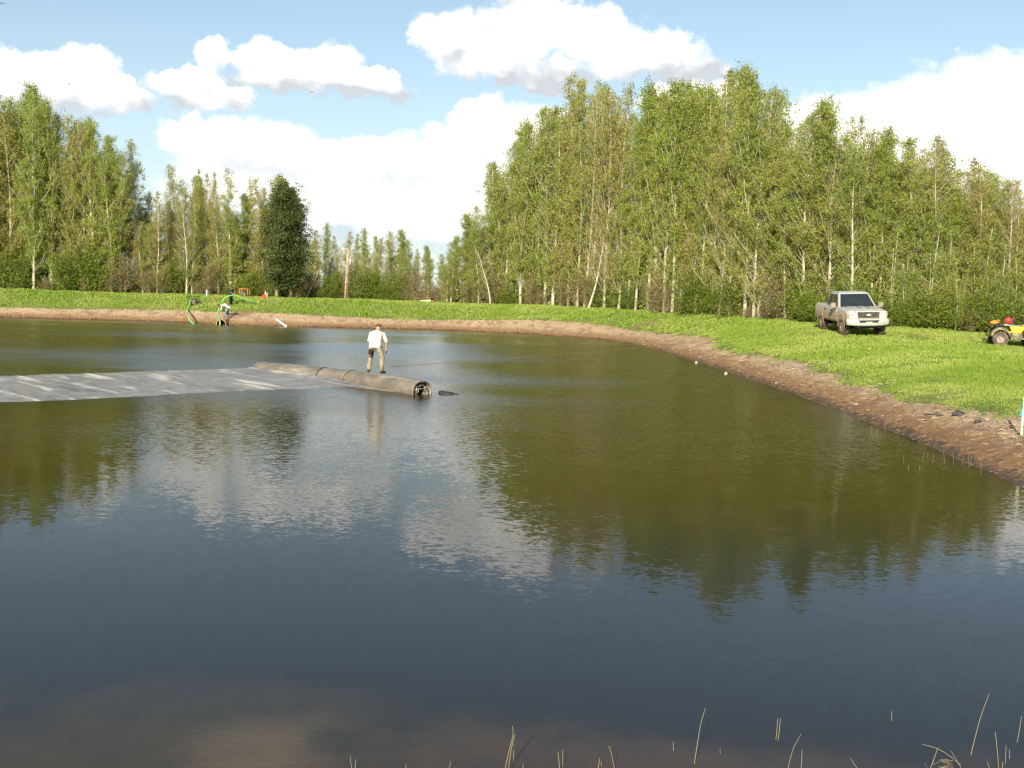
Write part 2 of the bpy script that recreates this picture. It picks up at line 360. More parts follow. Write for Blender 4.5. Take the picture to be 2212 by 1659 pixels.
M['wood_grey'] = plain('wood_weathered', (0.50, 0.44, 0.34), 0.85, var=0.3, scale=6)
M['float_dull'] = plain('dull_float', (0.45, 0.40, 0.37), 0.6, var=0.1)
M['white'] = plain('paint_white', (0.50, 0.49, 0.47), 0.5, var=0.08)
M['blue'] = plain('paint_blue', (0.06, 0.08, 0.30), 0.5, var=0.2)
M['teal'] = plain('ribbon_teal', (0.01, 0.33, 0.36), 0.5, var=0.2)
M['roof_red'] = plain('roof_rust', (0.25, 0.075, 0.045), 0.7, var=0.4, scale=5)
M['siding'] = plain('siding_pale', (0.36, 0.39, 0.40), 0.6, var=0.15, scale=2)
M['rope'] = plain('rope_rust', (0.24, 0.125, 0.07), 0.85, var=0.35, scale=5)
M['rope_orange'] = plain('rope_orange', (0.85, 0.20, 0.02), 0.7, col2=(0.75, 0.38, 0.05), scale=12)
M['reed'] = plain('reed_green', (0.22, 0.215, 0.10), 0.7, col2=(0.27, 0.19, 0.11), scale=5)
M['clod'] = plain('dried_clod', (0.34, 0.24, 0.14), 0.95, col2=(0.10, 0.062, 0.035), scale=3)
M['straw'] = plain('straw', (0.52, 0.42, 0.24), 0.9, col2=(0.40, 0.28, 0.14), scale=3)
M['tan'] = plain('rusty_tan', (0.42, 0.26, 0.12), 0.8, var=0.35, scale=8)
M['bird'] = plain('bird_dark', (0.06, 0.055, 0.05), 0.8)
M['rock'] = plain('rock_dark', (0.055, 0.045, 0.040), 0.8, var=0.4, scale=12, bump=0.5)
M['glass'] = plain('dark_glass', (0.018, 0.024, 0.026), 0.06, var=0.2, scale=3, spec=0.8)
M['lens'] = plain('lamp_lens', (0.80, 0.76, 0.68), 0.12, var=0.2, scale=9, coat=0.5)
M['amber'] = plain('lamp_amber', (0.75, 0.22, 0.04), 0.2, var=0.1)
M['chrome'] = plain('bright_trim', (0.66, 0.64, 0.60), 0.22, 0.85, var=0.1)
M['tyre'] = plain('tyre_muddy', (0.045, 0.040, 0.034), 0.85, col2=(0.17, 0.125, 0.08), scale=7, bump=0.5)
M['rim'] = plain('rim_muddy', (0.36, 0.30, 0.23), 0.5, 0.3, col2=(0.20, 0.15, 0.10), scale=9)
# truck paint with dried mud thrown up the lower sides
m, t, out = new_mat('silver_paint')
co = t.pos(); ss = t.add('ShaderNodeSeparateXYZ'); t.link(co, ss.inputs[0])
nz = t.noise(co, 2.4, 5, 0.6).outputs['Fac']
dirt = t.ramp(t.math('ADD', ss.outputs[2], t.math('MULTIPLY', t.math('SUBTRACT', nz, 0.5), 0.5)), 1.26, 0.84, 0, 0.95)
front = t.ramp(ss.outputs[1], 2.75, 2.45, 0.18, 1.0)
dirt = t.math('MULTIPLY', dirt, front)
p = t.add('ShaderNodeBsdfPrincipled'); t.link(t.mix(dirt, (0.44, 0.45, 0.42), (0.43, 0.31, 0.195)), p.inputs['Base Color'])
t.put(p.inputs['Metallic'], t.math('SUBTRACT', 0.25, t.math('MULTIPLY', dirt, 0.25))); t.put(p.inputs['Roughness'], t.math('ADD', 0.32, t.math('MULTIPLY', dirt, 0.5)))
t.link(p.outputs[0], out.inputs[0]); M['truck'] = m

# ------------------------------------------------------------------ object helpers
def tag(o, label=None, cat=None, group=None, kind=None):
    if label: o['label'] = label
    if cat: o['category'] = cat
    if group: o['group'] = group
    if kind: o['kind'] = kind
    return o
def empty(name, loc=(0, 0, 0), rz=0.0, label=None, cat=None, group=None):
    o = bpy.data.objects.new(name, None); COL.objects.link(o); o.location = loc; o.rotation_euler = (0, 0, rz)
    o.empty_display_size = 0.2
    return tag(o, label, cat, group)
def link_mesh(name, me, mat, parent=None, smooth=False):
    if mat is not None: me.materials.append(M[mat] if isinstance(mat, str) else mat)
    o = bpy.data.objects.new(name, me); COL.objects.link(o)
    if parent: o.parent = parent
    if smooth: me.polygons.foreach_set('use_smooth', [True] * len(me.polygons))
    return o
class MB:
    def __init__(s): s.v = []; s.f = []
    def quadstrip(s, rings, close=True, cap=True):
        n = len(rings[0]); b = len(s.v)
        for r in rings: s.v += [tuple(p) for p in r]
        for i in range(len(rings) - 1):
            for j in range(n if close else n - 1):
                k = (j + 1) % n
                s.f.append((b + i * n + j, b + i * n + k, b + (i + 1) * n + k, b + (i + 1) * n + j))
        if cap:
            s.f.append(tuple(b + j for j in reversed(range(n)))); e = b + (len(rings) - 1) * n
            s.f.append(tuple(e + j for j in range(n)))
        return s
    def tube(s, pts, rad, sides=8, cap=True):
        pts = [Vector(p) for p in pts]
        if not isinstance(rad, (list, tuple)): rad = [rad] * len(pts)
        rings = []; up = None
        for i, p in enumerate(pts):
            d = (pts[min(i + 1, len(pts) - 1)] - pts[max(i - 1, 0)]).normalized()
            if up is None:
                up = Vector((0, 0, 1)) if abs(d.z) < 0.9 else Vector((1, 0, 0))
            a = d.cross(up).normalized(); b = a.cross(d).normalized(); up = b
            rings.append([p + (a * math.cos(2 * math.pi * k / sides) + b * math.sin(2 * math.pi * k / sides)) * rad[i] for k in range(sides)])
        return s.quadstrip(rings, True, cap)
    def box(s, c, h, rot=None):
        c = Vector(c); b = len(s.v)
        for x in (-1, 1):
            for y in (-1, 1):
                for z in (-1, 1):
                    q = Vector((x * h[0], y * h[1], z * h[2]))
                    if rot: q = rot @ q
                    s.v.append(tuple(c + q))
        for q in ((0, 1, 3, 2), (4, 6, 7, 5), (0, 4, 5, 1), (2, 3, 7, 6), (0, 2, 6, 4), (1, 5, 7, 3)): s.f.append(tuple(b + i for i in q))
        return s
    def ball(s, c, r, n=12, m=8, rot=None):
        c = Vector(c); r = (r, r, r) if not isinstance(r, (tuple, list)) else r
        rings = []
        for i in range(m + 1):
            th = math.pi * (0.02 + 0.96 * i / m)
            ring_ = []
            for j in range(n):
                q = Vector((r[0] * math.sin(th) * math.cos(2 * math.pi * j / n), r[1] * math.sin(th) * math.sin(2 * math.pi * j / n), -r[2] * math.cos(th)))
                if rot: q = rot @ q
                ring_.append(c + q)
            rings.append(ring_)
        return s.quadstrip(rings)
    def cone(s, p0, p1, r0, r1, n=12):     # round-ended tapered limb
        s.tube([p0, p1], [r0, r1], n); s.ball(p0, r0, n, 8); s.ball(p1, r1, n, 8); return s
    def disc_ring(s, axis_c, r_out, r_in, half, n=24, axis='X'):
        rings = []
        for k in range(n):
            a = 2 * math.pi * k / n; cc, sn = math.cos(a), math.sin(a)
            prof = [(-half, r_in), (-half, r_out * 0.96), (-half * 0.7, r_out), (half * 0.7, r_out), (half, r_out * 0.96), (half, r_in)]
            rings.append([(axis_c[0] + u, axis_c[1] + v * cc, axis_c[2] + v * sn) for u, v in prof])
        b = len(s.v); m_ = len(rings[0])
        for r in rings: s.v += r
        for i in range(n):
            for j in range(m_):
                s.f.append((b + i * m_ + j, b + i * m_ + (j + 1) % m_, b + ((i + 1) % n) * m_ + (j + 1) % m_, b + ((i + 1) % n) * m_ + j))
        return s
    def disc(s, c, r, half, n=24):
        return s.quadstrip([[(c[0] + dx, c[1] + r * math.cos(2 * math.pi * k / n), c[2] + r * math.sin(2 * math.pi * k / n)) for k in range(n)] for dx in (-half, half)])
    def mesh(s, name):
        me = bpy.data.meshes.new(name); me.from_pydata(s.v, [], s.f); me.update()
        bm = bmesh.new(); bm.from_mesh(me); bmesh.ops.recalc_face_normals(bm, faces=bm.faces); bm.to_mesh(me); bm.free()
        return me
    def build(s, name, mat, parent=None, smooth=False, bevel=0.0):
        o = link_mesh(name, s.mesh(name), mat, parent, smooth)
        if bevel:
            b = o.modifiers.new('bevel', 'BEVEL'); b.width = bevel; b.segments = 2; b.limit_method = 'ANGLE'
        return o
def bake(o):
    dg = bpy.context.evaluated_depsgraph_get(); dg.update()
    me = bpy.data.meshes.new_from_object(o.evaluated_get(dg))
    o.modifiers.clear(); old = o.data; o.data = me; bpy.data.meshes.remove(old)
    return o
def to_mesh_obj(o):
    bpy.context.view_layer.update(); dg = bpy.context.evaluated_depsgraph_get(); me = bpy.data.meshes.new_from_object(o.evaluated_get(dg))
    n = bpy.data.objects.new(o.name, me); COL.objects.link(n); n.parent = o.parent; n.location = o.location.copy(); n.rotation_euler = o.rotation_euler.copy()
    nm = o.name; bpy.data.objects.remove(o); n.name = nm; return n
def remeshed(o, vox, smooth=4):
    r = o.modifiers.new('r', 'REMESH'); r.mode = 'VOXEL'; r.voxel_size = vox; r.use_smooth_shade = True
    if smooth:
        s = o.modifiers.new('s', 'SMOOTH'); s.factor = 0.5; s.iterations = smooth
    bake(o); o.data.polygons.foreach_set('use_smooth', [True] * len(o.data.polygons)); return o
def copy_tree(o, parent=None):
    c = o.copy(); COL.objects.link(c); c.parent = parent
    for ch in [q for q in o.children]: copy_tree(ch, c)
    return c
def sm(pts, n=6):       # Catmull-Rom through points
    pts = [Vector(p) for p in pts]; P = [pts[0]] + pts + [pts[-1]]; out = []
    for i in range(1, len(P) - 2):
        for k in range(n):
            u = k / n; a, b, c_, d_ = P[i - 1], P[i], P[i + 1], P[i + 2]
            out.append(0.5 * ((2 * b) + (c_ - a) * u + (2 * a - 5 * b + 4 * c_ - d_) * u * u + (3 * b - a - 3 * c_ + d_) * u ** 3))
    out.append(pts[-1]); return out

# ------------------------------------------------------------------ pond outline
shore_px = [(0, 686), (200, 691), (400, 697), (480, 702), (620, 706), (900, 712), (1100, 720), (1300, 734), (1400, 752), (1480, 775), (1600, 813), (1750, 864), (1850, 903), (1950, 943), (2050, 983), (2130, 1018), (2212, 1057)]
SH = [on_z(*p) for p in shore_px]
poly = [(p.x, p.y) for p in SH]
poly = [(-95, poly[0][1] - 3), (-75, poly[0][1] + 0.5), (-56, poly[0][1] + 0.6)] + poly + [(9.3, 13.5), (8.3, 9.6), (6.3, 6.6), (3.5, 5.1), (0, 4.6), (-10, 4.6), (-40, 4.5), (-80, 5), (-98, 9), (-105, 20), (-106, 60), (-102, 74)]
# resample closed smooth curve
cl = [Vector((x, y, 0)) for x, y in poly]
crv = []
N = len(cl)
for i in range(N):
    a, b, c_, d_ = cl[i - 1], cl[i], cl[(i + 1) % N], cl[(i + 2) % N]
    seg = max(2, int((c_ - b).length / 0.45))
    for k in range(seg):
        u = k / seg
        crv.append(0.5 * ((2 * b) + (c_ - a) * u + (2 * a - 5 * b + 4 * c_ - d_) * u * u + (3 * b - a - 3 * c_ + d_) * u ** 3))
CX = np.array([p.x for p in crv]); CY = np.array([p.y for p in crv])
for _ in range(30):
    CX = (np.roll(CX, 1) + CX * 2 + np.roll(CX, -1)) / 4; CY = (np.roll(CY, 1) + CY * 2 + np.roll(CY, -1)) / 4
# small bays and spits
jit = np.array([noise.noise(Vector((x * 0.55, y * 0.55, 3.3))) * 0.16 + noise.noise(Vector((x * 1.6, y * 1.6, 7.7))) * 0.07 for x, y in zip(CX, CY)])
TX = np.roll(CX, -1) - np.roll(CX, 1); TY = np.roll(CY, -1) - np.roll(CY, 1); TL = np.hypot(TX, TY)
area = 0.5 * np.sum(CX * np.roll(CY, -1) - np.roll(CX, -1) * CY)
sg = -1.0 if area > 0 else 1.0
NX, NY = -TY / TL * sg, TX / TL * sg
for _ in range(60):
    NX = (np.roll(NX, 1) + NX * 2 + np.roll(NX, -1)) / 4; NY = (np.roll(NY, 1) + NY * 2 + np.roll(NY, -1)) / 4
nl = np.hypot(NX, NY); NX /= nl; NY /= nl
CX = CX + NX * jit; CY = CY + NY * jit

def shore_dist(x, y):
    """signed distance from the waterline, positive on land (vectorised)"""
    x = np.atleast_1d(np.asarray(x, float)); y = np.atleast_1d(np.asarray(y, float))
    out = np.empty(len(x))
    bx, by = np.roll(CX, -1), np.roll(CY, -1); ex, ey = bx - CX, by - CY; L2 = ex * ex + ey * ey + 1e-12
    for i in range(0, len(x), 3000):
        px, py = x[i:i + 3000, None], y[i:i + 3000, None]
        tt = np.clip(((px - CX) * ex + (py - CY) * ey) / L2, 0, 1)
        d = np.hypot(px - (CX + tt * ex), py - (CY + tt * ey)).min(1)
        cond = (CY > py) != (by > py)
        xin = (px < ex * (py - CY) / np.where(ey == 0, 1e-9, ey) + CX)
        ins = (np.sum(cond & xin, 1) % 2) == 1
        out[i:i + 3000] = np.where(ins, -d, d)
    return out
PS = [-40, -8, -4, -2, 0, 1.2, 2.6, 4.5, 6.6, 8.0, 11, 14.5, 19, 30, 80, 400, 3000]
PZ = [-2.8, -1.9, -1.05, -0.55, 0, 0.42, 0.86, 1.42, 1.92, 2.05, 2.05, 1.98, 1.4, 1.2, 1.4, 1.0, 0.0]
def base_z(s, x=None, y=None):
    z = np.interp(s, PS, PZ)
    if x is None: return z
    # the bank is lower along the right side of the pond
    k = np.clip((64 - y) / 14, 0, 1) * np.clip((x - 5) / 4, 0, 1); k = k * k * (3 - 2 * k)
    cap = 2.05 + (np.interp(y, [20, 38, 46, 49, 52], [1.34, 1.34, 1.36, 1.70, 1.84]) - 2.05) * k
    return np.where(z > 0.8, 0.8 + (z - 0.8) * (cap - 0.8) / 1.25, z)
def turf_line(x, y):
    # width of the bare mud between the water and the grass
    f = 2.45 + 0.5 * np.sin(x * 0.21 + 1.0) * 0.6 + 0.35 * np.sin(y * 0.33 + 0.5)
    f = f + np.clip((62 - y) / 14, 0, 1) * np.clip((x - 3) / 5, 0, 1) * -0.65 + 0.2 * np.sin(y * 0.9 + np.sin(y * 0.37) * 2)
    return f
def rough_z(x, y, s):
    n = np.array([noise.noise(Vector((a * 0.9, b * 0.9, 0.0))) * 0.07 + noise.noise(Vector((a * 3.1, b * 3.1, 5.0))) * 0.035 + noise.noise(Vector((a * 0.12, b * 0.12, 9.0))) * 0.16 * min(1, max(0, (q - 3) / 5)) for a, b, q in zip(x, y, s)])
    k = np.clip(s / 0.5, 0.0, 1.0)
    return n * k
def ground_z(x, y):
    x = np.atleast_1d(np.asarray(x, float)); y = np.atleast_1d(np.asarray(y, float))
    s = shore_dist(x, y); return base_z(s, x, y) + rough_z(x, y, s)
def gz(x, y): return float(ground_z(x, y)[0])

offs = [-40, -14, -8, -5, -3.2, -2.2, -1.5, -1, -0.6, -0.35, -0.15, 0, 0.12, 0.25, 0.4, 0.55, 0.7, 0.85, 1.0, 1.2, 1.4, 1.6, 1.8, 2.0, 2.2, 2.4, 2.6, 2.8, 3.0, 3.3, 3.6, 4.0, 4.5, 5, 5.6, 6.2, 6.9, 7.6, 8.4, 9.4, 10.6, 12, 13.5, 15, 17, 20, 25, 35, 60, 120, 300, 900, 2800]
offs = [o for o in offs if o >= -5]
gv, gs_, rings_n = [], [], len(CX)
for o_ in offs:
    x, y = CX + NX * o_, CY + NY * o_
    s = np.full(rings_n, float(o_))
    z = base_z(s, x, y) + (rough_z(x, y, s) if o_ < 60 else 0)
    gv.append(np.stack([x, y, z], 1)); gs_.append(s)
gv = np.concatenate(gv); gs_ = np.concatenate(gs_)
faces = []
for i in range(len(offs) - 1):
    for j in range(rings_n):
        k = (j + 1) % rings_n
        faces.append((i * rings_n + j, i * rings_n + k, (i + 1) * rings_n + k, (i + 1) * rings_n + j))
faces.append(tuple(range(rings_n)))
me = bpy.data.meshes.new('ground'); me.from_pydata(gv.tolist(), [], faces); me.update()
a = me.attributes.new('shore', 'FLOAT', 'POINT'); a.data.foreach_set('value', gs_)
a = me.attributes.new('turfline', 'FLOAT', 'POINT'); a.data.foreach_set('value', turf_line(gv[:, 0], gv[:, 1]))
bare = np.zeros(len(gv))
bare_spots = [(on_z(1240, 664, 2.0), 3.0, 1.3), (on_z(1310, 668, 2.0), 2.2, 1.0), (on_z(1390, 676, 2.0), 1.8, 1.0), (on_z(520, 668, 1.2), 1.3, 1.6), (on_z(1560, 680, 2.0), 3, 1.4)]
for q, rx_, ry_ in bare_spots:
    bare = np.maximum(bare, np.clip(1.5 - np.hypot((gv[:, 0] - q.x) / rx_, (gv[:, 1] - q.y) / ry_) * 1.5, 0, 1))
a = me.attributes.new('bare', 'FLOAT', 'POINT'); a.data.foreach_set('value', bare)
bm = bmesh.new(); bm.from_mesh(me); bmesh.ops.recalc_face_normals(bm, faces=bm.faces)
bm.faces.ensure_lookup_table()
if sum(f.normal.z for f in list(bm.faces)[:500]) < 0: bmesh.ops.reverse_faces(bm, faces=bm.faces)
bm.to_mesh(me); bm.free()
go = link_mesh('ground', me, 'ground', smooth=True); tag(go, kind='structure')

# ------------------------------------------------------------------ liner shape (needed for the clearness of the water over it)
def liner_z(a, b):
    """a along the roll, b away from it; numpy arrays"""
    wr = np.array([noise.noise(Vector((u * 0.22 + v * 0.05, v * 1.5, 2.0))) * 0.030 + noise.noise(Vector((u * 0.5, v * 3.4, 6.0))) * 0.020 + noise.noise(Vector((u * 0.15, v * 0.35, 4.0))) * 0.012 for u, v in zip(a, b)])
    edge = 7.1 + 0.12 * np.sin(b * 0.9)
    sink = np.where(a > edge - 1.3, -(a - edge + 1.3) * 0.030, 0.0)
    wr = wr * np.clip((edge - a + 0.4) / 1.8, 0.12, 1)
    return 0.042 + wr * np.clip(1.4 - b / 40, 0.6, 1) + sink
# ------------------------------------------------------------------ water
xs = np.concatenate([np.arange(-110, -24, 1.0), np.arange(-24, 12, 0.22), np.arange(12, 16, 0.5)])
ys = np.concatenate([np.arange(2.5, 14, 0.4), np.arange(14, 40, 0.22), np.arange(40, 76, 0.6), np.arange(76, 90, 0.3)])
X, Y = np.meshgrid(xs, ys); xf, yf = X.ravel(), Y.ravel()
sd = shore_dist(xf, yf)
depth = np.maximum(0, -base_z(sd)); clear = np.exp(-depth / 0.22) * 0.9
ra = (xf - ROLL_A.x) * RD.x + (yf - ROLL_A.y) * RD.y; rb = (xf - ROLL_A.x) * RP.x + (yf - ROLL_A.y) * RP.y
inl = (ra > -0.1) & (ra < RLEN) & (rb > -0.2) & (rb < 24)
lz = np.zeros(len(xf)); idx = np.where(inl)[0]; lz[idx] = liner_z(ra[idx], rb[idx])
cl2 = np.exp(-np.maximum(0, -lz) / 0.035) * 0.95
clear = np.where(inl, np.maximum(clear, cl2), clear)
me = bpy.data.meshes.new('water')
nx, ny = len(xs), len(ys)
ii = np.arange((ny - 1) * (nx - 1)); r_, c_ = ii // (nx - 1), ii % (nx - 1); v0 = r_ * nx + c_
keep = (sd.reshape(ny, nx)[:-1, :-1].ravel() < 2.5)
v0 = v0[keep]
quads = np.stack([v0, v0 + 1, v0 + nx + 1, v0 + nx], 1)
me.from_pydata(np.stack([xf, yf, np.zeros(len(xf))], 1).tolist(), [], quads.tolist()); me.update()
a = me.attributes.new('clear', 'FLOAT', 'POINT'); a.data.foreach_set('value', clear)
wo_ = link_mesh('water', me, 'water'); tag(wo_, kind='structure')

# liner sheet
na, nb = 90, 330
A, B = np.meshgrid(np.linspace(0.0, RLEN - 0.2, na), np.linspace(0.25, 22, nb)); af, bf = A.ravel(), B.ravel()
zz = liner_z(af, bf)
zz = np.where(bf < 0.6, zz + (0.6 - bf) * 0.2, zz)
px_, py_ = ROLL_A.x + RD.x * af + RP.x * bf, ROLL_A.y + RD.y * af + RP.y * bf
ii = np.arange((nb - 1) * (na - 1)); r_, c_ = ii // (na - 1), ii % (na - 1); v0 = r_ * na + c_
me = bpy.data.meshes.new('liner_sheet'); me.from_pydata(np.stack([px_, py_, zz], 1).tolist(), [], np.stack([v0, v0 + 1, v0 + na + 1, v0 + na], 1).tolist()); me.update()
o = link_mesh('liner_sheet', me, 'liner', smooth=True)
tag(o, 'wrinkled grey plastic liner sheet spread flat on the water behind the long roll', 'pond liner')

# ------------------------------------------------------------------ the roll of liner
roll = empty('liner_roll', ROLL_A, 0, 'long grey roll of pond liner floating in the water under the standing man', 'liner roll')
def roll_axis(u):   # u 0..1 -> centre (relative), radius
    z = 0.01 + 0.12 * min(1, u * 1.35) ** 0.8 - 0.03 * max(0, u - 0.8) / 0.2
    bend = math.sin(u * math.pi) * 0.16
    return RD * (RLEN * u) - RP * bend + Vector((0, 0, z)), 0.27 + 0.07 * u
mb = MB(); rings = []
for i in range(121):
    u = i / 120; c0, r0 = roll_axis(u)
    if i == 0: r0 *= 0.75
    rg = []
    for k in range(40):
        a_ = 2 * math.pi * k / 40
        wr = noise.noise(Vector((u * 26, math.cos(a_) * 1.4, math.sin(a_) * 1.4))) * 0.022 + noise.noise(Vector((u * 80, math.cos(a_) * 2, math.sin(a_) * 2))) * 0.010
        if abs(u - 0.43) < 0.006 : wr -= 0.02
        rr = r0 + wr
        rg.append(c0 + (-RP * math.cos(a_)) * rr * 1.06 + Vector((0, 0, 1)) * math.sin(a_) * rr)
    rings.append(rg)
# inner lip: goes back inside so that the end reads as hollow
for dpt, sc in ((0.0, 0.93), (0.06, 0.91), (0.5, 0.86)):
    c0, r0 = roll_axis(1.0); rings.append([c0 - RD * dpt + (-RP * math.cos(2 * math.pi * k / 40)) * r0 * sc * 1.06 + Vector((0, 0, 1)) * math.sin(2 * math.pi * k / 40) * r0 * sc for k in range(40)])
mb.quadstrip(rings); mb.build('outer_wrap', 'liner_roll', roll, True)
mb = MB(); c0, r0 = roll_axis(1.0)
row0, row1 = [], []
for k in range(150):
    a_ = k / 150 * math.pi * 2 * 2.3 + 1.2; rr = r0 * (0.88 - 0.50 * k / 150) + noise.noise(Vector((k * 0.16, 1, 1))) * 0.035
    q = (-RP * math.cos(a_)) * rr + Vector((0, 0, 1)) * (math.sin(a_) * rr - 0.05 * k / 150)
    row0.append(c0 + q - RD * (0.01 + 0.05 * random.Random(k).random())); row1.append(c0 + q * 0.94 - RD * 0.45)
mb.quadstrip([row0, row1], False, False)
o = mb.build('inner_layers', 'liner_in', roll, True); sdm = o.modifiers.new('s', 'SOLIDIFY'); sdm.thickness = 0.012
for u0 in (0.43, 0.60):
    c0, r0 = roll_axis(u0)
    mb = MB(); mb.tube([c0 + (-RP * math.cos(2 * math.pi * k / 36)) * (r0 + 0.010) * 1.06 + Vector((0, 0, 1)) * math.sin(2 * math.pi * k / 36) * (r0 + 0.010) + RD * 0.05 * math.sin(2 * math.pi * k / 36) for k in range(37)], 0.014 if u0 < 0.5 else 0.008, 6)
    mb.build('strap', 'black', roll)
def roll_top(a_):   # world point on top of the roll at distance a_ along it
    c0, r0 = roll_axis(a_ / RLEN); return ROLL_A + c0 + Vector((0, 0, r0 + 0.005))

q = on_z(965, 851)
mb = MB(); mb.ball((0, 0, 0.0), (0.26, 0.12, 0.085), 16, 8); mb.ball((0.30, -0.03, 0.0), (0.10, 0.05, 0.04), 10, 6); mb.ball((-0.16, 0.02, 0.02), (0.12, 0.1, 0.085), 10, 6)
o = mb.build('rubber_scrap', 'black', None, True); o.location = (q.x, q.y, 0.0); o.rotation_euler = (0, 0, -0.2)
tag(o, 'dark rubber scrap floating just off the open end of the liner roll', 'scrap')

# ------------------------------------------------------------------ trees
def tree_meshes(seed, h, crown0, crad, nbr, leaves, lsize, taper, trunk_r, steep, wob=0.25, spread=0.30, stems=1, top_pow=0.75, nclump=6):
    rnd = random.Random(seed); tr = MB(); L = []
    def leafcloud(p, n, sp):
        for _ in range(n): L.append((p.x + rnd.gauss(0, sp), p.y + rnd.gauss(0, sp), p.z + rnd.gauss(0, sp * 1.15)))
    for s_ in range(stems):
        lean = Vector((rnd.uniform(-1, 1), rnd.uniform(-1, 1), 0)) * (0.02 if stems == 1 else 0.12)
        hh = h * (1 if s_ == 0 else rnd.uniform(0.7, 0.95))
        pts = []; ph = rnd.uniform(0, 6)
        for i in range(12):
            u = i / 11
            pts.append(Vector((lean.x * hh * u + wob * math.sin(u * 5 + ph) * u, lean.y * hh * u + wob * math.cos(u * 4 + ph) * u, hh * u)))
        rad = [trunk_r * (1 - 0.93 * (i / 11) ** 0.9) + 0.012 for i in range(12)]; rad[0] *= 1.25
        tr.tube(pts, rad, 7)
        def at(u):
            f = u * 11; i = min(10, int(f)); return pts[i].lerp(pts[i + 1], f - i)
        for b in range(nbr // stems):
            u = crown0 + (1 - crown0) * ((b + rnd.random()) / (nbr // stems)) ** 0.9
            if rnd.random() < 0.2: u = rnd.uniform(0.06, crown0 + 0.08)
            u = min(u, 0.985)
            rel = max(0, (u - crown0) / (1 - crown0))
            prof = (1 - rel) ** top_pow * (0.55 + 0.45 * min(1, rel * 5)) + 0.07
            ln = crad * prof * rnd.uniform(0.65, 1.3) / max(0.35, math.cos(steep))
            aa = rnd.uniform(0, 2 * math.pi); st = steep + rnd.uniform(-0.25, 0.3)
            d0 = Vector((math.cos(aa) * math.cos(st), math.sin(aa) * math.cos(st), math.sin(st)))
            p0 = at(u); p1 = p0 + d0 * ln * 0.5; p2 = p0 + d0 * ln + Vector((rnd.gauss(0, .1), rnd.gauss(0, .1), ln * 0.18))
            r0 = min(trunk_r * 0.3, 0.008 + ln * 0.008) * (1 - 0.5 * u) + 0.005
            tr.tube([p0, p1, p2], [r0, r0 * 0.65, 0.006], 4, False)
            nl = int(leaves / nbr * ln / (crad * 0.55))
            for c_ in range(nclump):
                v = rnd.uniform(0.25, 1.0); q = (p0.lerp(p1, v * 2) if v < 0.5 else p1.lerp(p2, v * 2 - 1))
                off = Vector((rnd.gauss(0, 1), rnd.gauss(0, 1), rnd.gauss(0.3, 1))) * spread * 1.1 * (1 if ln > 0.8 else 0.5)
                q2 = q + off
                if rnd.random() < 0.5: tr.tube([q, q2], [0.011, 0.005], 3, False)
                leafcloud(q2, max(1, nl // nclump), spread * (0.8 if ln > 0.8 else 0.5))
    P = np.array(L); n = len(P); rg = np.random.default_rng(seed)
    d1 = rg.normal(size=(n, 3)); d1 /= np.linalg.norm(d1, axis=1)[:, None]
    d2 = np.cross(d1, rg.normal(size=(n, 3))); d2 /= np.linalg.norm(d2, axis=1)[:, None]
    sz = (lsize * rg.uniform(0.6, 1.35, n))[:, None]
    V = np.stack([P - d1 * sz, P + d2 * sz * 0.6, P + d1 * sz, P - d2 * sz * 0.6], 1).reshape(-1, 3)
    lm = bpy.data.meshes.new('crown'); lm.vertices.add(n * 4); lm.vertices.foreach_set('co', V.ravel())
    lm.loops.add(n * 4); lm.loops.foreach_set('vertex_index', np.arange(n * 4)); lm.polygons.add(n)
    lm.polygons.foreach_set('loop_start', np.arange(n) * 4); lm.polygons.foreach_set('loop_total', np.full(n, 4)); lm.update(calc_edges=True)
    ta = lm.attributes.new('tint', 'FLOAT', 'POINT'); ta.data.foreach_set('value', np.repeat(rg.uniform(0, 1, n), 4))
    tm = tr.mesh('trunk'); tm.polygons.foreach_set('use_smooth', [True] * len(tm.polygons))
    return tm, lm, h
def proto(kind, bark, leaf, *a, **k):
    tm, lm, h = tree_meshes(*a, **k); tm.materials.append(M[bark]); lm.materials.append(M[leaf]); return dict(kind=kind, t=tm, l=lm, h=h)
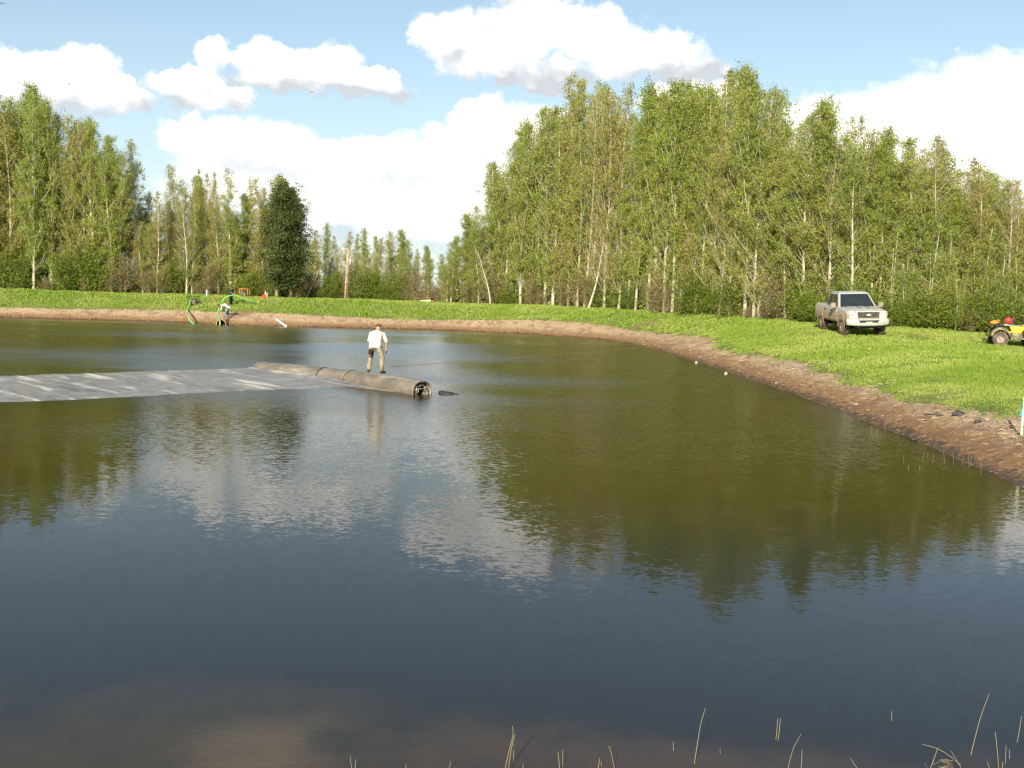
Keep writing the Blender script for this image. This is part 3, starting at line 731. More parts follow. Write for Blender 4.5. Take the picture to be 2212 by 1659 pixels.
PROTO = {
 'leafy': [proto('leafy', 'bark_pale', 'leaf_green', 10 + i, 19, [0.20, 0.26, 0.14, 0.24, 0.32, 0.18, 0.28][i], [1.9, 1.6, 2.2, 1.5, 2.0, 1.7, 2.4][i], 105, 8200, 0.072, 0, 0.15, [1.0, 1.1, 0.85, 1.15, 0.95, 1.05, 0.8][i], wob=[.2, .4, .3, .5, .25, .6, .35][i], top_pow=[0.6, 0.5, 0.75, 0.45, 0.6, 0.5, 0.7][i], spread=0.21, nclump=5) for i in range(7)],
 'olive': [proto('olive', 'bark_pale', 'leaf_olive', 30 + i, 18, [0.14, 0.20, 0.12][i], [1.8, 2.1, 1.6][i], 100, 7000, 0.068, 0, 0.14, 1.0, wob=0.4, top_pow=0.75, spread=0.22, nclump=5) for i in range(3)],
 'sparse': [proto('sparse', 'bark_pale', 'leaf_olive', 40 + i, 18, [0.16, 0.22, 0.14][i], [2.4, 2.0, 2.6][i], 95, 5000, 0.058, 0, 0.15, 0.85, wob=0.45, top_pow=0.7, spread=0.24) for i in range(3)],
 'dark': [proto('dark', 'bark_grey', 'leaf_dark', 50 + i, 15, 0.10, 2.5, 85, 13000, 0.095, 0, 0.2, 0.7) for i in range(2)],
 'sapling': [proto('sapling', 'bark_pale', 'leaf_green', 60 + i, 10, 0.2, 1.2, 45, 2600, 0.075, 0, 0.065, 0.85, stems=2, spread=0.28) for i in range(3)],
 'brush': [proto('brush', 'twig', 'leaf_brown', 70 + i, 4.2, 0.12, 1.5, 60, 1900, 0.055, 0, 0.035, 0.8, stems=5, spread=0.28) for i in range(3)],
 'bush': [proto('bush', 'twig', 'leaf_bright', 80 + i, 3.2, 0.05, 1.3, 55, 3000, 0.065, 0, 0.03, 0.7, stems=4, spread=0.28) for i in range(2)],
}
NAME = {'leafy': 'aspen_tree', 'olive': 'aspen_tree', 'sparse': 'poplar_tree', 'dark': 'dense_tree', 'sapling': 'young_aspen', 'brush': 'brown_shrub', 'bush': 'green_shrub'}
DESC = {'leafy': 'leafy green aspen', 'olive': 'olive-green aspen', 'sparse': 'thin-leaved pale poplar', 'dark': 'dark dense tree', 'sapling': 'slender young aspen', 'brush': 'brown twiggy shrub', 'bush': 'bright green shrub'}
ONES = 'zeroth first second third fourth fifth sixth seventh eighth ninth tenth eleventh twelfth thirteenth fourteenth fifteenth sixteenth seventeenth eighteenth nineteenth'.split()
def ordinal(n):
    if n < 20: return ONES[n]
    tn = ['', '', 'twenty', 'thirty', 'forty', 'fifty', 'sixty', 'seventy', 'eighty', 'ninety'][n // 10]
    return tn[:-1] + 'ieth' if n % 10 == 0 else tn + '-' + ONES[n % 10]
rt = random.Random(7)
tree_count = 0
def plant(kind, px, y, top_row=None, height=None, label='', group=None, thin=1.0, lean=0.0, var=None):
    global tree_count
    p = on_y(px, 650, y); x = p.x
    z = gz(x, y) - 0.1
    pr = PROTO[kind][var if var is not None else rt.randrange(len(PROTO[kind]))]
    if top_row is not None:
        q = on_y(px, top_row, y); height = max(2.0, q.z - z)
    s = height / pr['h']
    sw = s ** 0.6 * thin * rt.uniform(0.78, 1.08)
    e = empty(NAME[kind], (x, y, z), rt.uniform(0, 6.28), label, 'shrub' if kind in ('brush', 'bush') else 'tree', group)
    e.scale = (sw, sw, s); e.rotation_euler = (rt.uniform(-0.02, 0.02), lean + rt.uniform(-0.02, 0.02), e.rotation_euler[2] if not lean else 0)
    for nm, me_ in (('trunk', pr['t']), ('crown', pr['l'])):
        o = bpy.data.objects.new(nm, me_); COL.objects.link(o); o.parent = e
    tree_count += 1
    return e
sky_L = [(-80, 140), (0, 150), (20, 172), (60, 205), (90, 190), (130, 240), (190, 250), (240, 290), (265, 262), (290, 320), (300, 370), (330, 430), (345, 395), (390, 350), (430, 380), (470, 378), (520, 370), (560, 395), (600, 385), (625, 400), (648, 440)]
sky_G = [(640, 505), (690, 482), (720, 500), (790, 500), (820, 505), (865, 498), (900, 520), (950, 540), (1000, 520)]
sky_R = [(955, 520), (972, 450), (1000, 400), (1030, 425), (1060, 350), (1090, 300), (1130, 262), (1180, 210), (1210, 170), (1260, 192), (1300, 170), (1340, 182), (1380, 205), (1440, 175), (1480, 200), (1540, 172), (1600, 152), (1640, 180), (1680, 222), (1700, 262), (1740, 225), (1770, 215), (1800, 262), (1850, 240), (1900, 275), (1950, 300), (1990, 290), (2010, 300), (2050, 335), (2100, 352), (2140, 392), (2170, 384), (2212, 402), (2300, 412)]
front_y = [(-100, 93.5), (0, 94), (640, 95), (960, 95), (1100, 92), (1300, 85), (1500, 74), (1600, 67), (1700, 60.5), (1850, 56), (2000, 54), (2212, 53), (2300, 52)]
def lin(tab, x): return float(np.interp(x, [a for a, _ in tab], [b for _, b in tab]))
def row(x0, x1, step, skyt, depth, dj, kinds, drop, word, grp, shared=None, far=0.0):
    xs_ = []; x = x0
    while x < x1: xs_.append(x + rt.uniform(-step * 0.35, step * 0.35)); x += step
    for i, x in enumerate(sorted(xs_)):
        y = lin(front_y, x) + depth + rt.uniform(-dj, dj) + far
        k = rt.choices([a for a, _ in kinds], [b for _, b in kinds])[0]
        top = lin(skyt, x) + (rt.uniform(*drop) if rt.random() < 0.7 else rt.uniform(-6, 14))
        lab = (DESC[k] + shared) if shared else '%s, %s from left, front row of %s' % (DESC[k], ordinal(i + 1), word)
        plant(k, x, y, top_row=top, label=lab, group=grp)
# front rows, then rows further in
row(-20, 640, 19, sky_L, 0.8, 1.2, [('leafy', 6), ('olive', 3), ('sparse', 2)], (5, 110), 'left wood', 'trees in the front row of the left wood')
row(-60, 650, 26, sky_L, 5, 2, [('leafy', 5), ('olive', 3)], (5, 90), '', 'trees deeper in the left wood', ' deeper in the left wood behind its front row')
row(-60, 640, 52, sky_L, 11, 3, [('leafy', 5), ('olive', 3), ('dark', 1)], (30, 150), '', 'trees deeper in the left wood', ' deeper in the left wood behind its front row')
plant('dark', 598, 93, top_row=395, label='dark dense tree at the right end of the left wood, its left crown', group='dark trees at the end of the left wood', var=0, thin=1.35)
plant('dark', 628, 94, top_row=408, label='dark dense tree at the right end of the left wood, nearest the gap', group='dark trees at the end of the left wood', var=1, thin=1.25)
plant('dark', 614, 97, top_row=440, label='dark dense tree half hidden between the two other dark trees', group='dark trees at the end of the left wood', var=0)
row(655, 965, 27, sky_G, 30, 8, [('leafy', 4), ('olive', 3), ('sparse', 2)], (0, 45), 'far trees in the gap', 'far trees in the gap between the woods')
row(640, 1000, 22, sky_G, 48, 8, [('leafy', 5), ('olive', 3)], (-4, 40), '', 'trees at the very back of the gap', ' at the very back of the gap between the woods')
row(962, 2240, 18, sky_R, 0.8, 1.0, [('leafy', 8), ('olive', 2), ('sparse', 1)], (5, 120), 'right wood', 'trees in the front row of the right wood')
row(985, 2300, 26, sky_R, 5, 2, [('leafy', 6), ('olive', 2), ('sparse', 1)], (5, 110), '', 'trees deeper in the right wood', ' deeper in the right wood behind its front row')
row(1010, 2300, 54, sky_R, 12, 3, [('leafy', 6), ('olive', 2)], (20, 130), '', 'trees deeper in the right wood', ' deeper in the right wood behind its front row')
# young trees crowd the right end of the wood, behind the quad bike
for i, x in enumerate([1935, 1960, 1990, 2015, 2040, 2062, 2085, 2105, 2130, 2152, 2178, 2200, 2225]):
    plant('sapling', x + rt.uniform(-6, 6), lin(front_y, x) - rt.uniform(0.2, 1.6), top_row=rt.uniform(480, 600), label='slender young aspen, %s from the left in the thicket right of the pickup' % ordinal(i + 1), group='young aspens right of the pickup', thin=0.9)
# shrubs along the foot of the woods
def shrubs(x0, x1, step, depth, kinds, hh, word, grp):
    x = x0; i = 0
    while x < x1:
        i += 1; k = rt.choices([a for a, _ in kinds], [b for _, b in kinds])[0]
        xx = x + rt.uniform(-step * 0.3, step * 0.3)
        plant(k, xx, lin(front_y, xx) + depth + rt.uniform(-0.6, 0.6), height=rt.uniform(*hh), label='%s, %s from the left along the foot of the %s' % (DESC[k], ordinal(i), word), group=grp, thin=1.1)
        x += step
shrubs(-10, 640, 36, -0.4, [('brush', 3), ('bush', 2)], (1.0, 4.8), 'left wood', 'shrubs along the foot of the left wood')
shrubs(650, 960, 26, 2, [('brush', 3), ('bush', 3)], (1.8, 3.6), 'gap', 'shrubs along the foot of the gap')
shrubs(970, 1740, 34, 0.2, [('brush', 2), ('bush', 2)], (0.9, 3.4), 'right wood', 'shrubs along the foot of the right wood')
shrubs(1745, 2240, 22, -0.9, [('brush', 1), ('bush', 3)], (1.2, 2.4), 'thicket behind the pickup', 'shrubs behind the pickup')
for k, (px_h, dy) in enumerate(((715, 112), (731, 116), (766, 118), (790, 117), (812, 112), (832, 116))):
    plant('brush' if k % 2 else 'olive', px_h, dy, height=(4.2, 5.4)[k % 2 == 0], label='%s, %s from the left in front of the pale far house' % (DESC['brush' if k % 2 else 'olive'], ordinal(k + 1)), group='small growth in front of the far house')
# the leaning birch and the two thin white trunks the eye finds first
def bare_trunk(px0, row0, px1, row1, y, r, label):
    p0 = on_y(px0, row0, y); p1 = on_y(px1, row1, y); p0.z = gz(p0.x, p0.y) - 0.1
    e = empty('leaning_trunk', p0, 0, label, 'tree'); d = p1 - p0
    mb = MB(); pts = [d * u + Vector((0.12 * math.sin(u * 5), 0, 0.0)) for u in [i / 9 for i in range(10)]]
    r *= 0.72; mb.tube(pts, [r * (1 - 0.88 * i / 9) for i in range(10)], 8)
    rb_ = random.Random(int(px0))
    for k in range(16):
        u = 0.35 + k * 0.04; s_ = rb_.choice((-1, 1)); q = d * u; l_ = rb_.uniform(0.5, 1.1)
        mb.tube([q, q + Vector((s_ * 0.4 * l_, rb_.uniform(-.4, .4), 0.6 * l_)), q + Vector((s_ * 0.7 * l_, rb_.uniform(-.5, .5), 1.4 * l_))], [r * 0.16, r * 0.09, 0.004], 5, False)
    mb.build('trunk', 'bark_pale', e, True)
bare_trunk(1270, 672, 1315, 492, 84.5, 0.15, 'bare pale trunk leaning right across the middle of the right wood')
bare_trunk(1060, 660, 1035, 540, 91, 0.12, 'thin pale trunk leaning left at the left end of the right wood')
bare_trunk(652, 645, 700, 565, 96, 0.13, 'bare pale trunk leaning right beside the dark trees')
# undergrowth: leaf litter, canes and low leaves nobody could count
def undergrowth():
    rg = np.random.default_rng(3); n = 80000
    px = rg.uniform(-80, 2300, n); u = rg.random(n) ** 1.2
    dep = rg.uniform(0.0, 9, n)
    y = np.interp(px, [a for a, _ in front_y], [b for _, b in front_y]) + dep
    gap = (px > 645) & (px < 960); y = np.where(gap, y + rg.uniform(2, 26, n), y)
    x = (px - PW / 2) / FOC * y
    z0 = base_z(shore_dist(x, y), x, y); hmax = np.where(gap, 2.4, 4.6) * (0.6 + 0.4 * np.sin(px * 0.05) * np.sin(px * 0.013))
    z = z0 + u * hmax
    P = np.stack([x, y, z], 1)
    d1 = rg.normal(size=(n, 3)); d1[:, 2] *= 1.5; d1 /= np.linalg.norm(d1, axis=1)[:, None]; d2 = np.cross(d1, rg.normal(size=(n, 3))); d2 /= np.linalg.norm(d2, axis=1)[:, None]
    sz = rg.uniform(0.07, 0.17, n)[:, None]
    cane = (rg.random(n) < 0.16)[:, None]
    up = np.stack([rg.normal(0, .15, n), rg.normal(0, .15, n), np.ones(n)], 1)
    l1 = np.where(cane, up * rg.uniform(0.5, 1.2, n)[:, None], d1 * sz); l2 = np.where(cane, d2 * 0.018, d2 * sz * 0.6)
    V = np.stack([P - l1, P + l2, P + l1, P - l2], 1).reshape(-1, 3)
    me = bpy.data.meshes.new('undergrowth'); me.vertices.add(n * 4); me.vertices.foreach_set('co', V.ravel())
    me.loops.add(n * 4); me.loops.foreach_set('vertex_index', np.arange(n * 4)); me.polygons.add(n)
    me.polygons.foreach_set('loop_start', np.arange(n) * 4); me.polygons.foreach_set('loop_total', np.full(n, 4)); me.update(calc_edges=True)
    ta = me.attributes.new('tint', 'FLOAT', 'POINT'); ta.data.foreach_set('value', np.repeat(rg.uniform(0, 1, n), 4))
    mi = np.where(cane[:, 0], 1, np.where(rg.random(n) < 0.62, 2, 0))
    me.materials.append(M['leaf_brown']); me.materials.append(M['twig']); me.materials.append(M['leaf_green'])
    me.polygons.foreach_set('material_index', mi.astype(int))
    o = bpy.data.objects.new('undergrowth', me); COL.objects.link(o)
    tag(o, 'brown and green undergrowth filling the woods at ground level', 'undergrowth', kind='stuff')
undergrowth()

# ------------------------------------------------------------------ grass
def grass():
    rg = np.random.default_rng(11)
    def scatter(n, x0, x1, y0, y1):
        return rg.uniform(x0, x1, n), rg.uniform(y0, y1, n)
    xs_, ys_, hs_ = [], [], []
    for (n, b, hsc) in ((230000, (10.5, 25, 14, 34), 1.0), (170000, (10, 30, 34, 62), 1.25), (60000, (-2, 22, 58, 92), 1.5), (110000, (-60, 12, 80, 96), 1.6)):
        x, y = scatter(n, *b); xs_.append(x); ys_.append(y); hs_.append(np.full(n, hsc))
    x = np.concatenate(xs_); y = np.concatenate(ys_); hs = np.concatenate(hs_)
    s = shore_dist(x, y)
    tl = turf_line(x, y) + np.array([noise.noise(Vector((a * 1.1, b * 1.1, 2))) * 1.0 for a, b in zip(x, y)])
    bare_ = np.zeros(len(x))
    for q, rx_, ry_ in bare_spots: bare_ = np.maximum(bare_, np.clip(1.5 - np.hypot((x - q.x) / rx_, (y - q.y) / ry_) * 1.5, 0, 1))
    fr = np.where(x > 9, x / y, 0)
    k = (s > tl) & (s < 16) & (rg.random(len(x)) > bare_ * 1.2) & (np.abs(x / y) < 0.62)
    k &= (s - tl > 0.5) | (rg.random(len(x)) < (s - tl) * 1.6 + 0.15)
    x, y, s, hs, tl = x[k], y[k], s[k], hs[k], tl[k]; n = len(x)
    z = base_z(s, x, y) + rough_z(x, y, s) - 0.01
    patch = np.array([noise.noise(Vector((a * 0.5, b * 0.5, 8))) for a, b in zip(x, y)])
    h = 0.070 * hs * rg.uniform(0.5, 1.5, n) * (1 + 0.7 * patch) * np.clip((s - tl) / 1.2 + 0.45, 0.4, 1)
    wd = 0.008 * hs ** 2.2 * rg.uniform(0.7, 1.4, n) * np.clip(np.hypot(x, y) / 24, 0.8, 2.4)
    a = rg.uniform(0, 6.28, n); tip = rg.normal(0, 0.4, (n, 2)) * h[:, None] + 0.0
    dx, dy = np.cos(a) * wd, np.sin(a) * wd
    V = np.stack([np.stack([x - dx, y - dy, z], 1), np.stack([x + dx, y + dy, z], 1), np.stack([x + tip[:, 0], y + tip[:, 1], z + h], 1)], 1).reshape(-1, 3)
    me = bpy.data.meshes.new('grass'); me.vertices.add(n * 3); me.vertices.foreach_set('co', V.ravel())
    me.loops.add(n * 3); me.loops.foreach_set('vertex_index', np.arange(n * 3)); me.polygons.add(n)
    me.polygons.foreach_set('loop_start', np.arange(n) * 3); me.polygons.foreach_set('loop_total', np.full(n, 3)); me.update(calc_edges=True)
    ta = me.attributes.new('tint', 'FLOAT', 'POINT'); ta.data.foreach_set('value', np.repeat(rg.uniform(0, 1, n), 3))
    me.materials.append(M['grass']); o = bpy.data.objects.new('grass', me); COL.objects.link(o)
    tag(o, 'bright green grass growing on the pond bank', 'grass', kind='stuff')
grass()
# clods and dead straw on the bare mud
def litter():
    rg = np.random.default_rng(5); rnd = random.Random(5)
    mb = MB(); st = MB()
    n = 5200
    x = rg.uniform(-1, 14, n); y = rg.uniform(12, 74, n)
    x2 = rg.uniform(-50, 8, 1500); y2 = rg.uniform(78, 87, 1500)
    x = np.concatenate([x, x2]); y = np.concatenate([y, y2])
    s = shore_dist(x, y); k = (s > 0.25) & (s < 3.4); x, y, s = x[k], y[k], s[k]; z = base_z(s, x, y) + rough_z(x, y, s)
    for i in range(len(x)):
        r = rnd.uniform(0.012, 0.045) * (1.6 if rnd.random() < 0.08 else 1) * min(1.7, 0.7 + y[i] / 60)
        b = len(mb.v)
        for dz, rr, m_ in ((-0.4, 0.8, 5), (0.35, 0.75, 5)):
            for q in range(5):
                a_ = q * 1.2566 + rnd.uniform(-.3, .3); mb.v.append((x[i] + math.cos(a_) * r * rr * rnd.uniform(.7, 1.5), y[i] + math.sin(a_) * r * rr * rnd.uniform(.7, 1.3), z[i] + dz * r))
        for q in range(5): mb.f.append((b + q, b + (q + 1) % 5, b + 5 + (q + 1) % 5, b + 5 + q))
        mb.f.append(tuple(b + 5 + q for q in range(5)))
    o = mb.build('dirt_clods', 'clod'); tag(o, 'small dried clods of dirt scattered over the bare mud bank', 'clods', kind='stuff')
    n = 9000
    x = rg.uniform(5, 14, n); y = rg.uniform(12, 60, n); s = shore_dist(x, y); k = (s > 0.5) & (s < 3.6); x, y, s = x[k], y[k], s[k]
    cl_ = np.array([noise.noise(Vector((a * 0.8, b * 0.8, 12))) for a, b in zip(x, y)]); k = cl_ > 0.22; x, y, s = x[k], y[k], s[k]; z = base_z(s, x, y) + rough_z(x, y, s)
    for i in range(len(x)):
        a_ = rnd.uniform(0, 3.14); ln = rnd.uniform(0.05, 0.16); w_ = rnd.uniform(0.003, 0.007)
        c, s_ = math.cos(a_), math.sin(a_); b = len(st.v); zz_ = z[i] + 0.012
        st.v += [(x[i] - c * ln - s_ * w_, y[i] - s_ * ln + c * w_, zz_), (x[i] - c * ln + s_ * w_, y[i] - s_ * ln - c * w_, zz_), (x[i] + c * ln + s_ * w_, y[i] + s_ * ln - c * w_, zz_ + 0.015), (x[i] + c * ln - s_ * w_, y[i] + s_ * ln + c * w_, zz_ + 0.015), (x[i], y[i], zz_ + 0.02)]
        st.f += [(b, b + 1, b + 4), (b + 1, b + 2, b + 4), (b + 2, b + 3, b + 4), (b + 3, b, b + 4)]
    o = st.build('straw_litter', 'straw'); tag(o, 'pale dead straw lying on the mud bank below the grass', 'straw', kind='stuff')
litter()

# ------------------------------------------------------------------ where a pixel's ray meets the ground
def hit(px, py, y0=6.0, y1=130.0):
    d = ray(px, py); yy = np.arange(y0, y1, 0.12); tt = yy / d.y
    xx = d.x * tt; z_ = CAMZ + d.z * tt; g_ = ground_z(xx, yy); g_ = np.maximum(g_, 0)
    k = np.where(z_ <= g_)[0]; i = k[0] if len(k) else len(yy) - 1
    return Vector((float(xx[i]), float(yy[i]), float(g_[i])))

# ------------------------------------------------------------------ people
def frame_rings(mb, cs, right, fwd, dims, n=20):
    mb.quadstrip([[Vector(c) + right * (a * math.cos(2 * math.pi * k / n)) + (f or fwd) * (b * math.sin(2 * math.pi * k / n)) for k in range(n)] for c, (a, b), f in zip(cs, dims, [None] * len(cs))])
def add_hand(mb, wr, direc, palm_n, side, curl=0.5):
    d = direc.normalized(); nrm = (palm_n - d * palm_n.dot(d)).normalized(); lat = d.cross(nrm) * side   # lat points to the thumb side
    pc = wr + d * 0.05
    mb.cone(wr, wr + d * 0.03, 0.027, 0.030, 10)
    for k, off in enumerate((0.030, 0.010, -0.010, -0.029)):
        mb.cone(wr + d * 0.02 + lat * off * 0.7, wr + d * 0.095 + lat * off, 0.014, 0.0125, 8)
        ln = (0.044, 0.050, 0.046, 0.036)[k]; p = wr + d * 0.095 + lat * off * 1.08; dd = d.copy()
        for j in range(3):
            dd = (dd + nrm * curl * (0.9 if j else 0.4) + lat * off * 0.8).normalized(); q = p + dd * ln * (0.9, 0.62, 0.5)[j]
            mb.cone(p, q, 0.0105 - j * 0.0012, 0.0095 - j * 0.0012, 8); p = q
    t0 = wr + d * 0.03 + lat * 0.026; t1 = t0 + (d * 0.6 + lat * 0.7 + nrm * 0.35).normalized() * 0.042; t2 = t1 + (d * 0.9 + lat * 0.2 + nrm * 0.4).normalized() * 0.034
    mb.cone(t0, t1, 0.015, 0.0125, 8); mb.cone(t1, t2, 0.012, 0.010, 8)
def add_head(mb, c, up, face, s=1.0):
    right = face.cross(up).normalized(); up = up.normalized(); face = face.normalized(); rot = Matrix((right, face, up)).transposed()
    mb.ball(c + up * 0.025, (0.077 * s, 0.094 * s, 0.095 * s), 20, 14, rot)          # skull
    mb.ball(c - up * 0.045 + face * 0.022, (0.060, 0.068, 0.068), 16, 10, rot)       # face and jaw
    mb.ball(c - up * 0.095 + face * 0.055, (0.028, 0.026, 0.020), 10, 8, rot)        # chin
    mb.cone(c + up * 0.012 + face * 0.086, c - up * 0.030 + face * 0.108, 0.009, 0.015, 8)   # nose
    mb.ball(c - up * 0.062 + face * 0.088, (0.026, 0.009, 0.009), 10, 6, rot)        # lips
    mb.ball(c + up * 0.030 + face * 0.082, (0.052, 0.014, 0.010), 12, 6, rot)        # brow
    for s_ in (-1, 1):
        mb.ball(c + right * s_ * 0.080 - up * 0.005 - face * 0.005, (0.010, 0.020, 0.032), 8, 8, rot)  # ear
    return rot, right
def person(loc, rz, J, label, skin, shirt, trousers, hairm, shoem, sleeve=0.75, cap=None, group=None):
    e = empty('person', loc, rz, label, 'person', group)
    V3 = {k: Vector(v) for k, v in J.items() if k != 'curl'}
    g_ = V3.get
    right = (g_('shR') - g_('shL')).normalized(); pel, nk = g_('pelvis'), g_('neck'); hipr = (g_('hipR') - g_('hipL')).normalized()
    mid = (pel + nk) * 0.5 + g_('bow') * 1.0 if 'bow' in V3 else (pel + nk) * 0.5
    sp = (nk - pel).normalized(); fw = sp.cross(right).normalized() * -1
    def torso(mb, add, low=-0.10, top=True):
        cs = [pel + sp * low, pel + sp * 0.02, pel.lerp(mid, .55), mid, mid.lerp(nk, .5), nk - sp * 0.07, nk - sp * 0.015] + ([nk + sp * 0.03] if top else [])
        dm = [(0.150, 0.110), (0.165, 0.120), (0.150, 0.108), (0.152, 0.112), (0.172, 0.122), (0.165, 0.100), (0.095, 0.072), (0.052, 0.054)]
        n = 24
        mb.quadstrip([[c + (right if i > 1 else hipr) * ((dm[i][0] + add) * math.cos(2 * math.pi * k / n)) + fw * ((dm[i][1] + add) * math.sin(2 * math.pi * k / n)) for k in range(n)] for i, c in enumerate(cs)])
        for s_ in ('L', 'R'): mb.ball(g_('sh' + s_), 0.056 + add * .5, 14, 10); mb.cone(g_('sh' + s_), nk - sp * 0.03, 0.052 + add * .5, 0.050 + add * .5)
    mb = MB(); torso(mb, 0.0)
    hd, face = g_('head'), g_('face').normalized(); up = (g_('headup') if 'headup' in V3 else Vector((0, 0, 1))); up = (up - face * up.dot(face)).normalized()
    mb.cone(nk - sp * 0.03, hd - up * 0.05 - face * 0.02, 0.058, 0.054)
    rot, hr = add_head(mb, hd, up, face)
    for s_, sd_ in (('L', -1), ('R', 1)):
        mb.cone(g_('sh' + s_), g_('el' + s_), 0.050, 0.040); mb.cone(g_('el' + s_), g_('wr' + s_), 0.040, 0.026)
        add_hand(mb, g_('wr' + s_), g_('hd' + s_), g_('pn' + s_), sd_, J.get('curl', 0.5))
        mb.cone(g_('hip' + s_), g_('kn' + s_), 0.080, 0.055); mb.cone(g_('kn' + s_), g_('an' + s_), 0.055, 0.036)
        mb.cone(g_('an' + s_), g_('toe' + s_), 0.040, 0.030)
    body = mb.build('body', skin, e); remeshed(body, 0.0065, 3)
    for s_ in (-1, 1):
        ey = MB(); ey.ball(hd + hr * s_ * 0.031 + face * 0.083 + up * 0.008, (0.011, 0.006, 0.007), 8, 6, rot); ey.build('eye', 'hair_dark', e)
    mb = MB(); torso(mb, 0.030, -0.14, False)
    for s_ in ('L', 'R'):
        q = g_('sh' + s_).lerp(g_('el' + s_), min(1, sleeve)); mb.cone(g_('sh' + s_), q, 0.070, 0.062)
        if sleeve > 1: mb.cone(g_('el' + s_), g_('el' + s_).lerp(g_('wr' + s_), sleeve - 1), 0.062, 0.050)
    sh = mb.build('shirt', shirt, e)
    remeshed(sh, 0.014, 5)
    for v in sh.data.vertices:
        k = noise.noise(v.co * 5.5) * 0.016 + noise.noise(v.co * 14) * 0.007; v.co += v.normal * k
    mb = MB()
    n = 22
    mb.quadstrip([[c + hipr * (a * math.cos(2 * math.pi * k / n)) + fw * (b * math.sin(2 * math.pi * k / n)) for k in range(n)] for c, a, b in ((pel + sp * 0.10, 0.168, 0.125), (pel, 0.188, 0.140), (pel - Vector((0, 0, 0.09)), 0.180, 0.130))])
    for s_ in ('L', 'R'):
        mb.cone(g_('hip' + s_), g_('kn' + s_), 0.105, 0.078); mb.cone(g_('kn' + s_), g_('an' + s_) + Vector((0, 0, 0.03)), 0.078, 0.062)
    tr_ = mb.build('trousers', trousers, e); remeshed(tr_, 0.014, 4)
    for v in tr_.data.vertices:
        k = noise.noise(v.co * 6) * 0.014 + noise.noise(v.co * 15) * 0.006; v.co += v.normal * k
    for s_ in ('L', 'R'):
        mb = MB(); a_, t_ = g_('an' + s_), g_('toe' + s_); dd = (t_ - a_); dd.z = 0; dd.normalize()
        mb.cone(a_ - dd * 0.035 - Vector((0, 0, 0.045)), t_ + dd * 0.02 - Vector((0, 0, 0.0)), 0.046, 0.040); mb.cone(a_, a_ - dd * 0.03 - Vector((0, 0, 0.04)), 0.046, 0.045)
        o = mb.build('shoe', shoem, e); remeshed(o, 0.012, 2)
    # hair: a cap of hair round the back and the top of the skull
    mb = MB(); rg = []
    for i in range(9):
        th = math.pi * 0.5 * (i / 8) * 1.25
        rg.append([hd + up * 0.028 + rot @ Vector((0.086 * math.sin(th) * math.cos(2 * math.pi * k / 24), 0.103 * math.sin(th) * math.sin(2 * math.pi * k / 24) - 0.012, 0.104 * math.cos(th) - (0.0 if math.sin(2 * math.pi * k / 24) < 0.3 else -0.035 * (i / 8)))) + Vector((noise.noise(Vector((i, k, 1))) * 0.004,) * 3) for k in range(24)])
    mb.quadstrip(rg); mb.build('hair', hairm, e, True)
    if cap:
        mb = MB(); mb.ball(hd + up * 0.055, (0.092, 0.108, 0.075), 18, 10, rot); o = mb.build('cap', cap, e, True)
        mb = MB(); mb.ball(hd + up * 0.05 + face * 0.12, (0.065, 0.06, 0.010), 14, 6, rot); mb.build('cap_brim', cap, o, True)
    return e, tr_
# man standing on the roll, seen from behind
def roll_a_for(px):
    best = None
    for i in range(400):
        a_ = RLEN * i / 400; p = roll_top(a_); q = CAM_M.inverted() @ p; x = PW / 2 + q.x / -q.z * FOC
        if best is None or abs(x - px) < best[0]: best = (abs(x - px), a_)
    return best[1]
fL, fR = roll_top(roll_a_for(798)), roll_top(roll_a_for(823))
base = (fL + fR) * 0.5; rz1 = R(-4)
inv = Matrix.Rotation(-rz1, 3, 'Z')
lL, lR = inv @ (fL - base), inv @ (fR - base)
J = dict(pelvis=(-0.01, -0.02, 0.90), neck=(0.01, 0.24, 1.36), bow=(0, -0.04, 0.03), head=(0.005, 0.36, 1.46), face=(-0.02, 0.75, -0.60),
         shL=(-0.170, 0.20, 1.27), elL=(-0.255, 0.24, 1.03), wrL=(-0.15, 0.42, 0.93), hdL=(0.4, 0.6, -0.3), pnL=(1, 0, -0.3),
         shR=(0.180, 0.19, 1.26), elR=(0.285, 0.17, 1.02), wrR=(0.275, 0.27, 0.79), hdR=(-0.05, 0.18, -1), pnR=(-1, 0.2, 0), curl=0.45,
         hipL=(-0.10, -0.01, 0.88), knL=(lL.x + 0.02, lL.y + 0.11, lL.z + 0.50), anL=(lL.x, lL.y - 0.02, lL.z + 0.10), toeL=(lL.x - 0.02, lL.y + 0.14, lL.z + 0.04),
         hipR=(0.09, -0.01, 0.88), knR=(lR.x - 0.005, lR.y + 0.06, lR.z + 0.50), anR=(lR.x, lR.y - 0.02, lR.z + 0.10), toeR=(lR.x + 0.05, lR.y + 0.14, lR.z + 0.04))
m1, trs = person(base, rz1, J, 'person in cream shirt and khaki trousers standing on the liner roll, seen from behind', 'skin', 'shirt_white', 'khaki', 'hair_brown', 'shoe', 0.95)
trs.data.materials.append(M['dark_khaki']); m1.scale = (1.10, 1.10, 1.0)
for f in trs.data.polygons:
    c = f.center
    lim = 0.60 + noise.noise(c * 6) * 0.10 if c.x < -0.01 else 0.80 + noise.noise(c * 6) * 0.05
    if c.z > lim + 0.02: f.material_index = 1  # seat and upper legs take the darker khaki above an uneven line

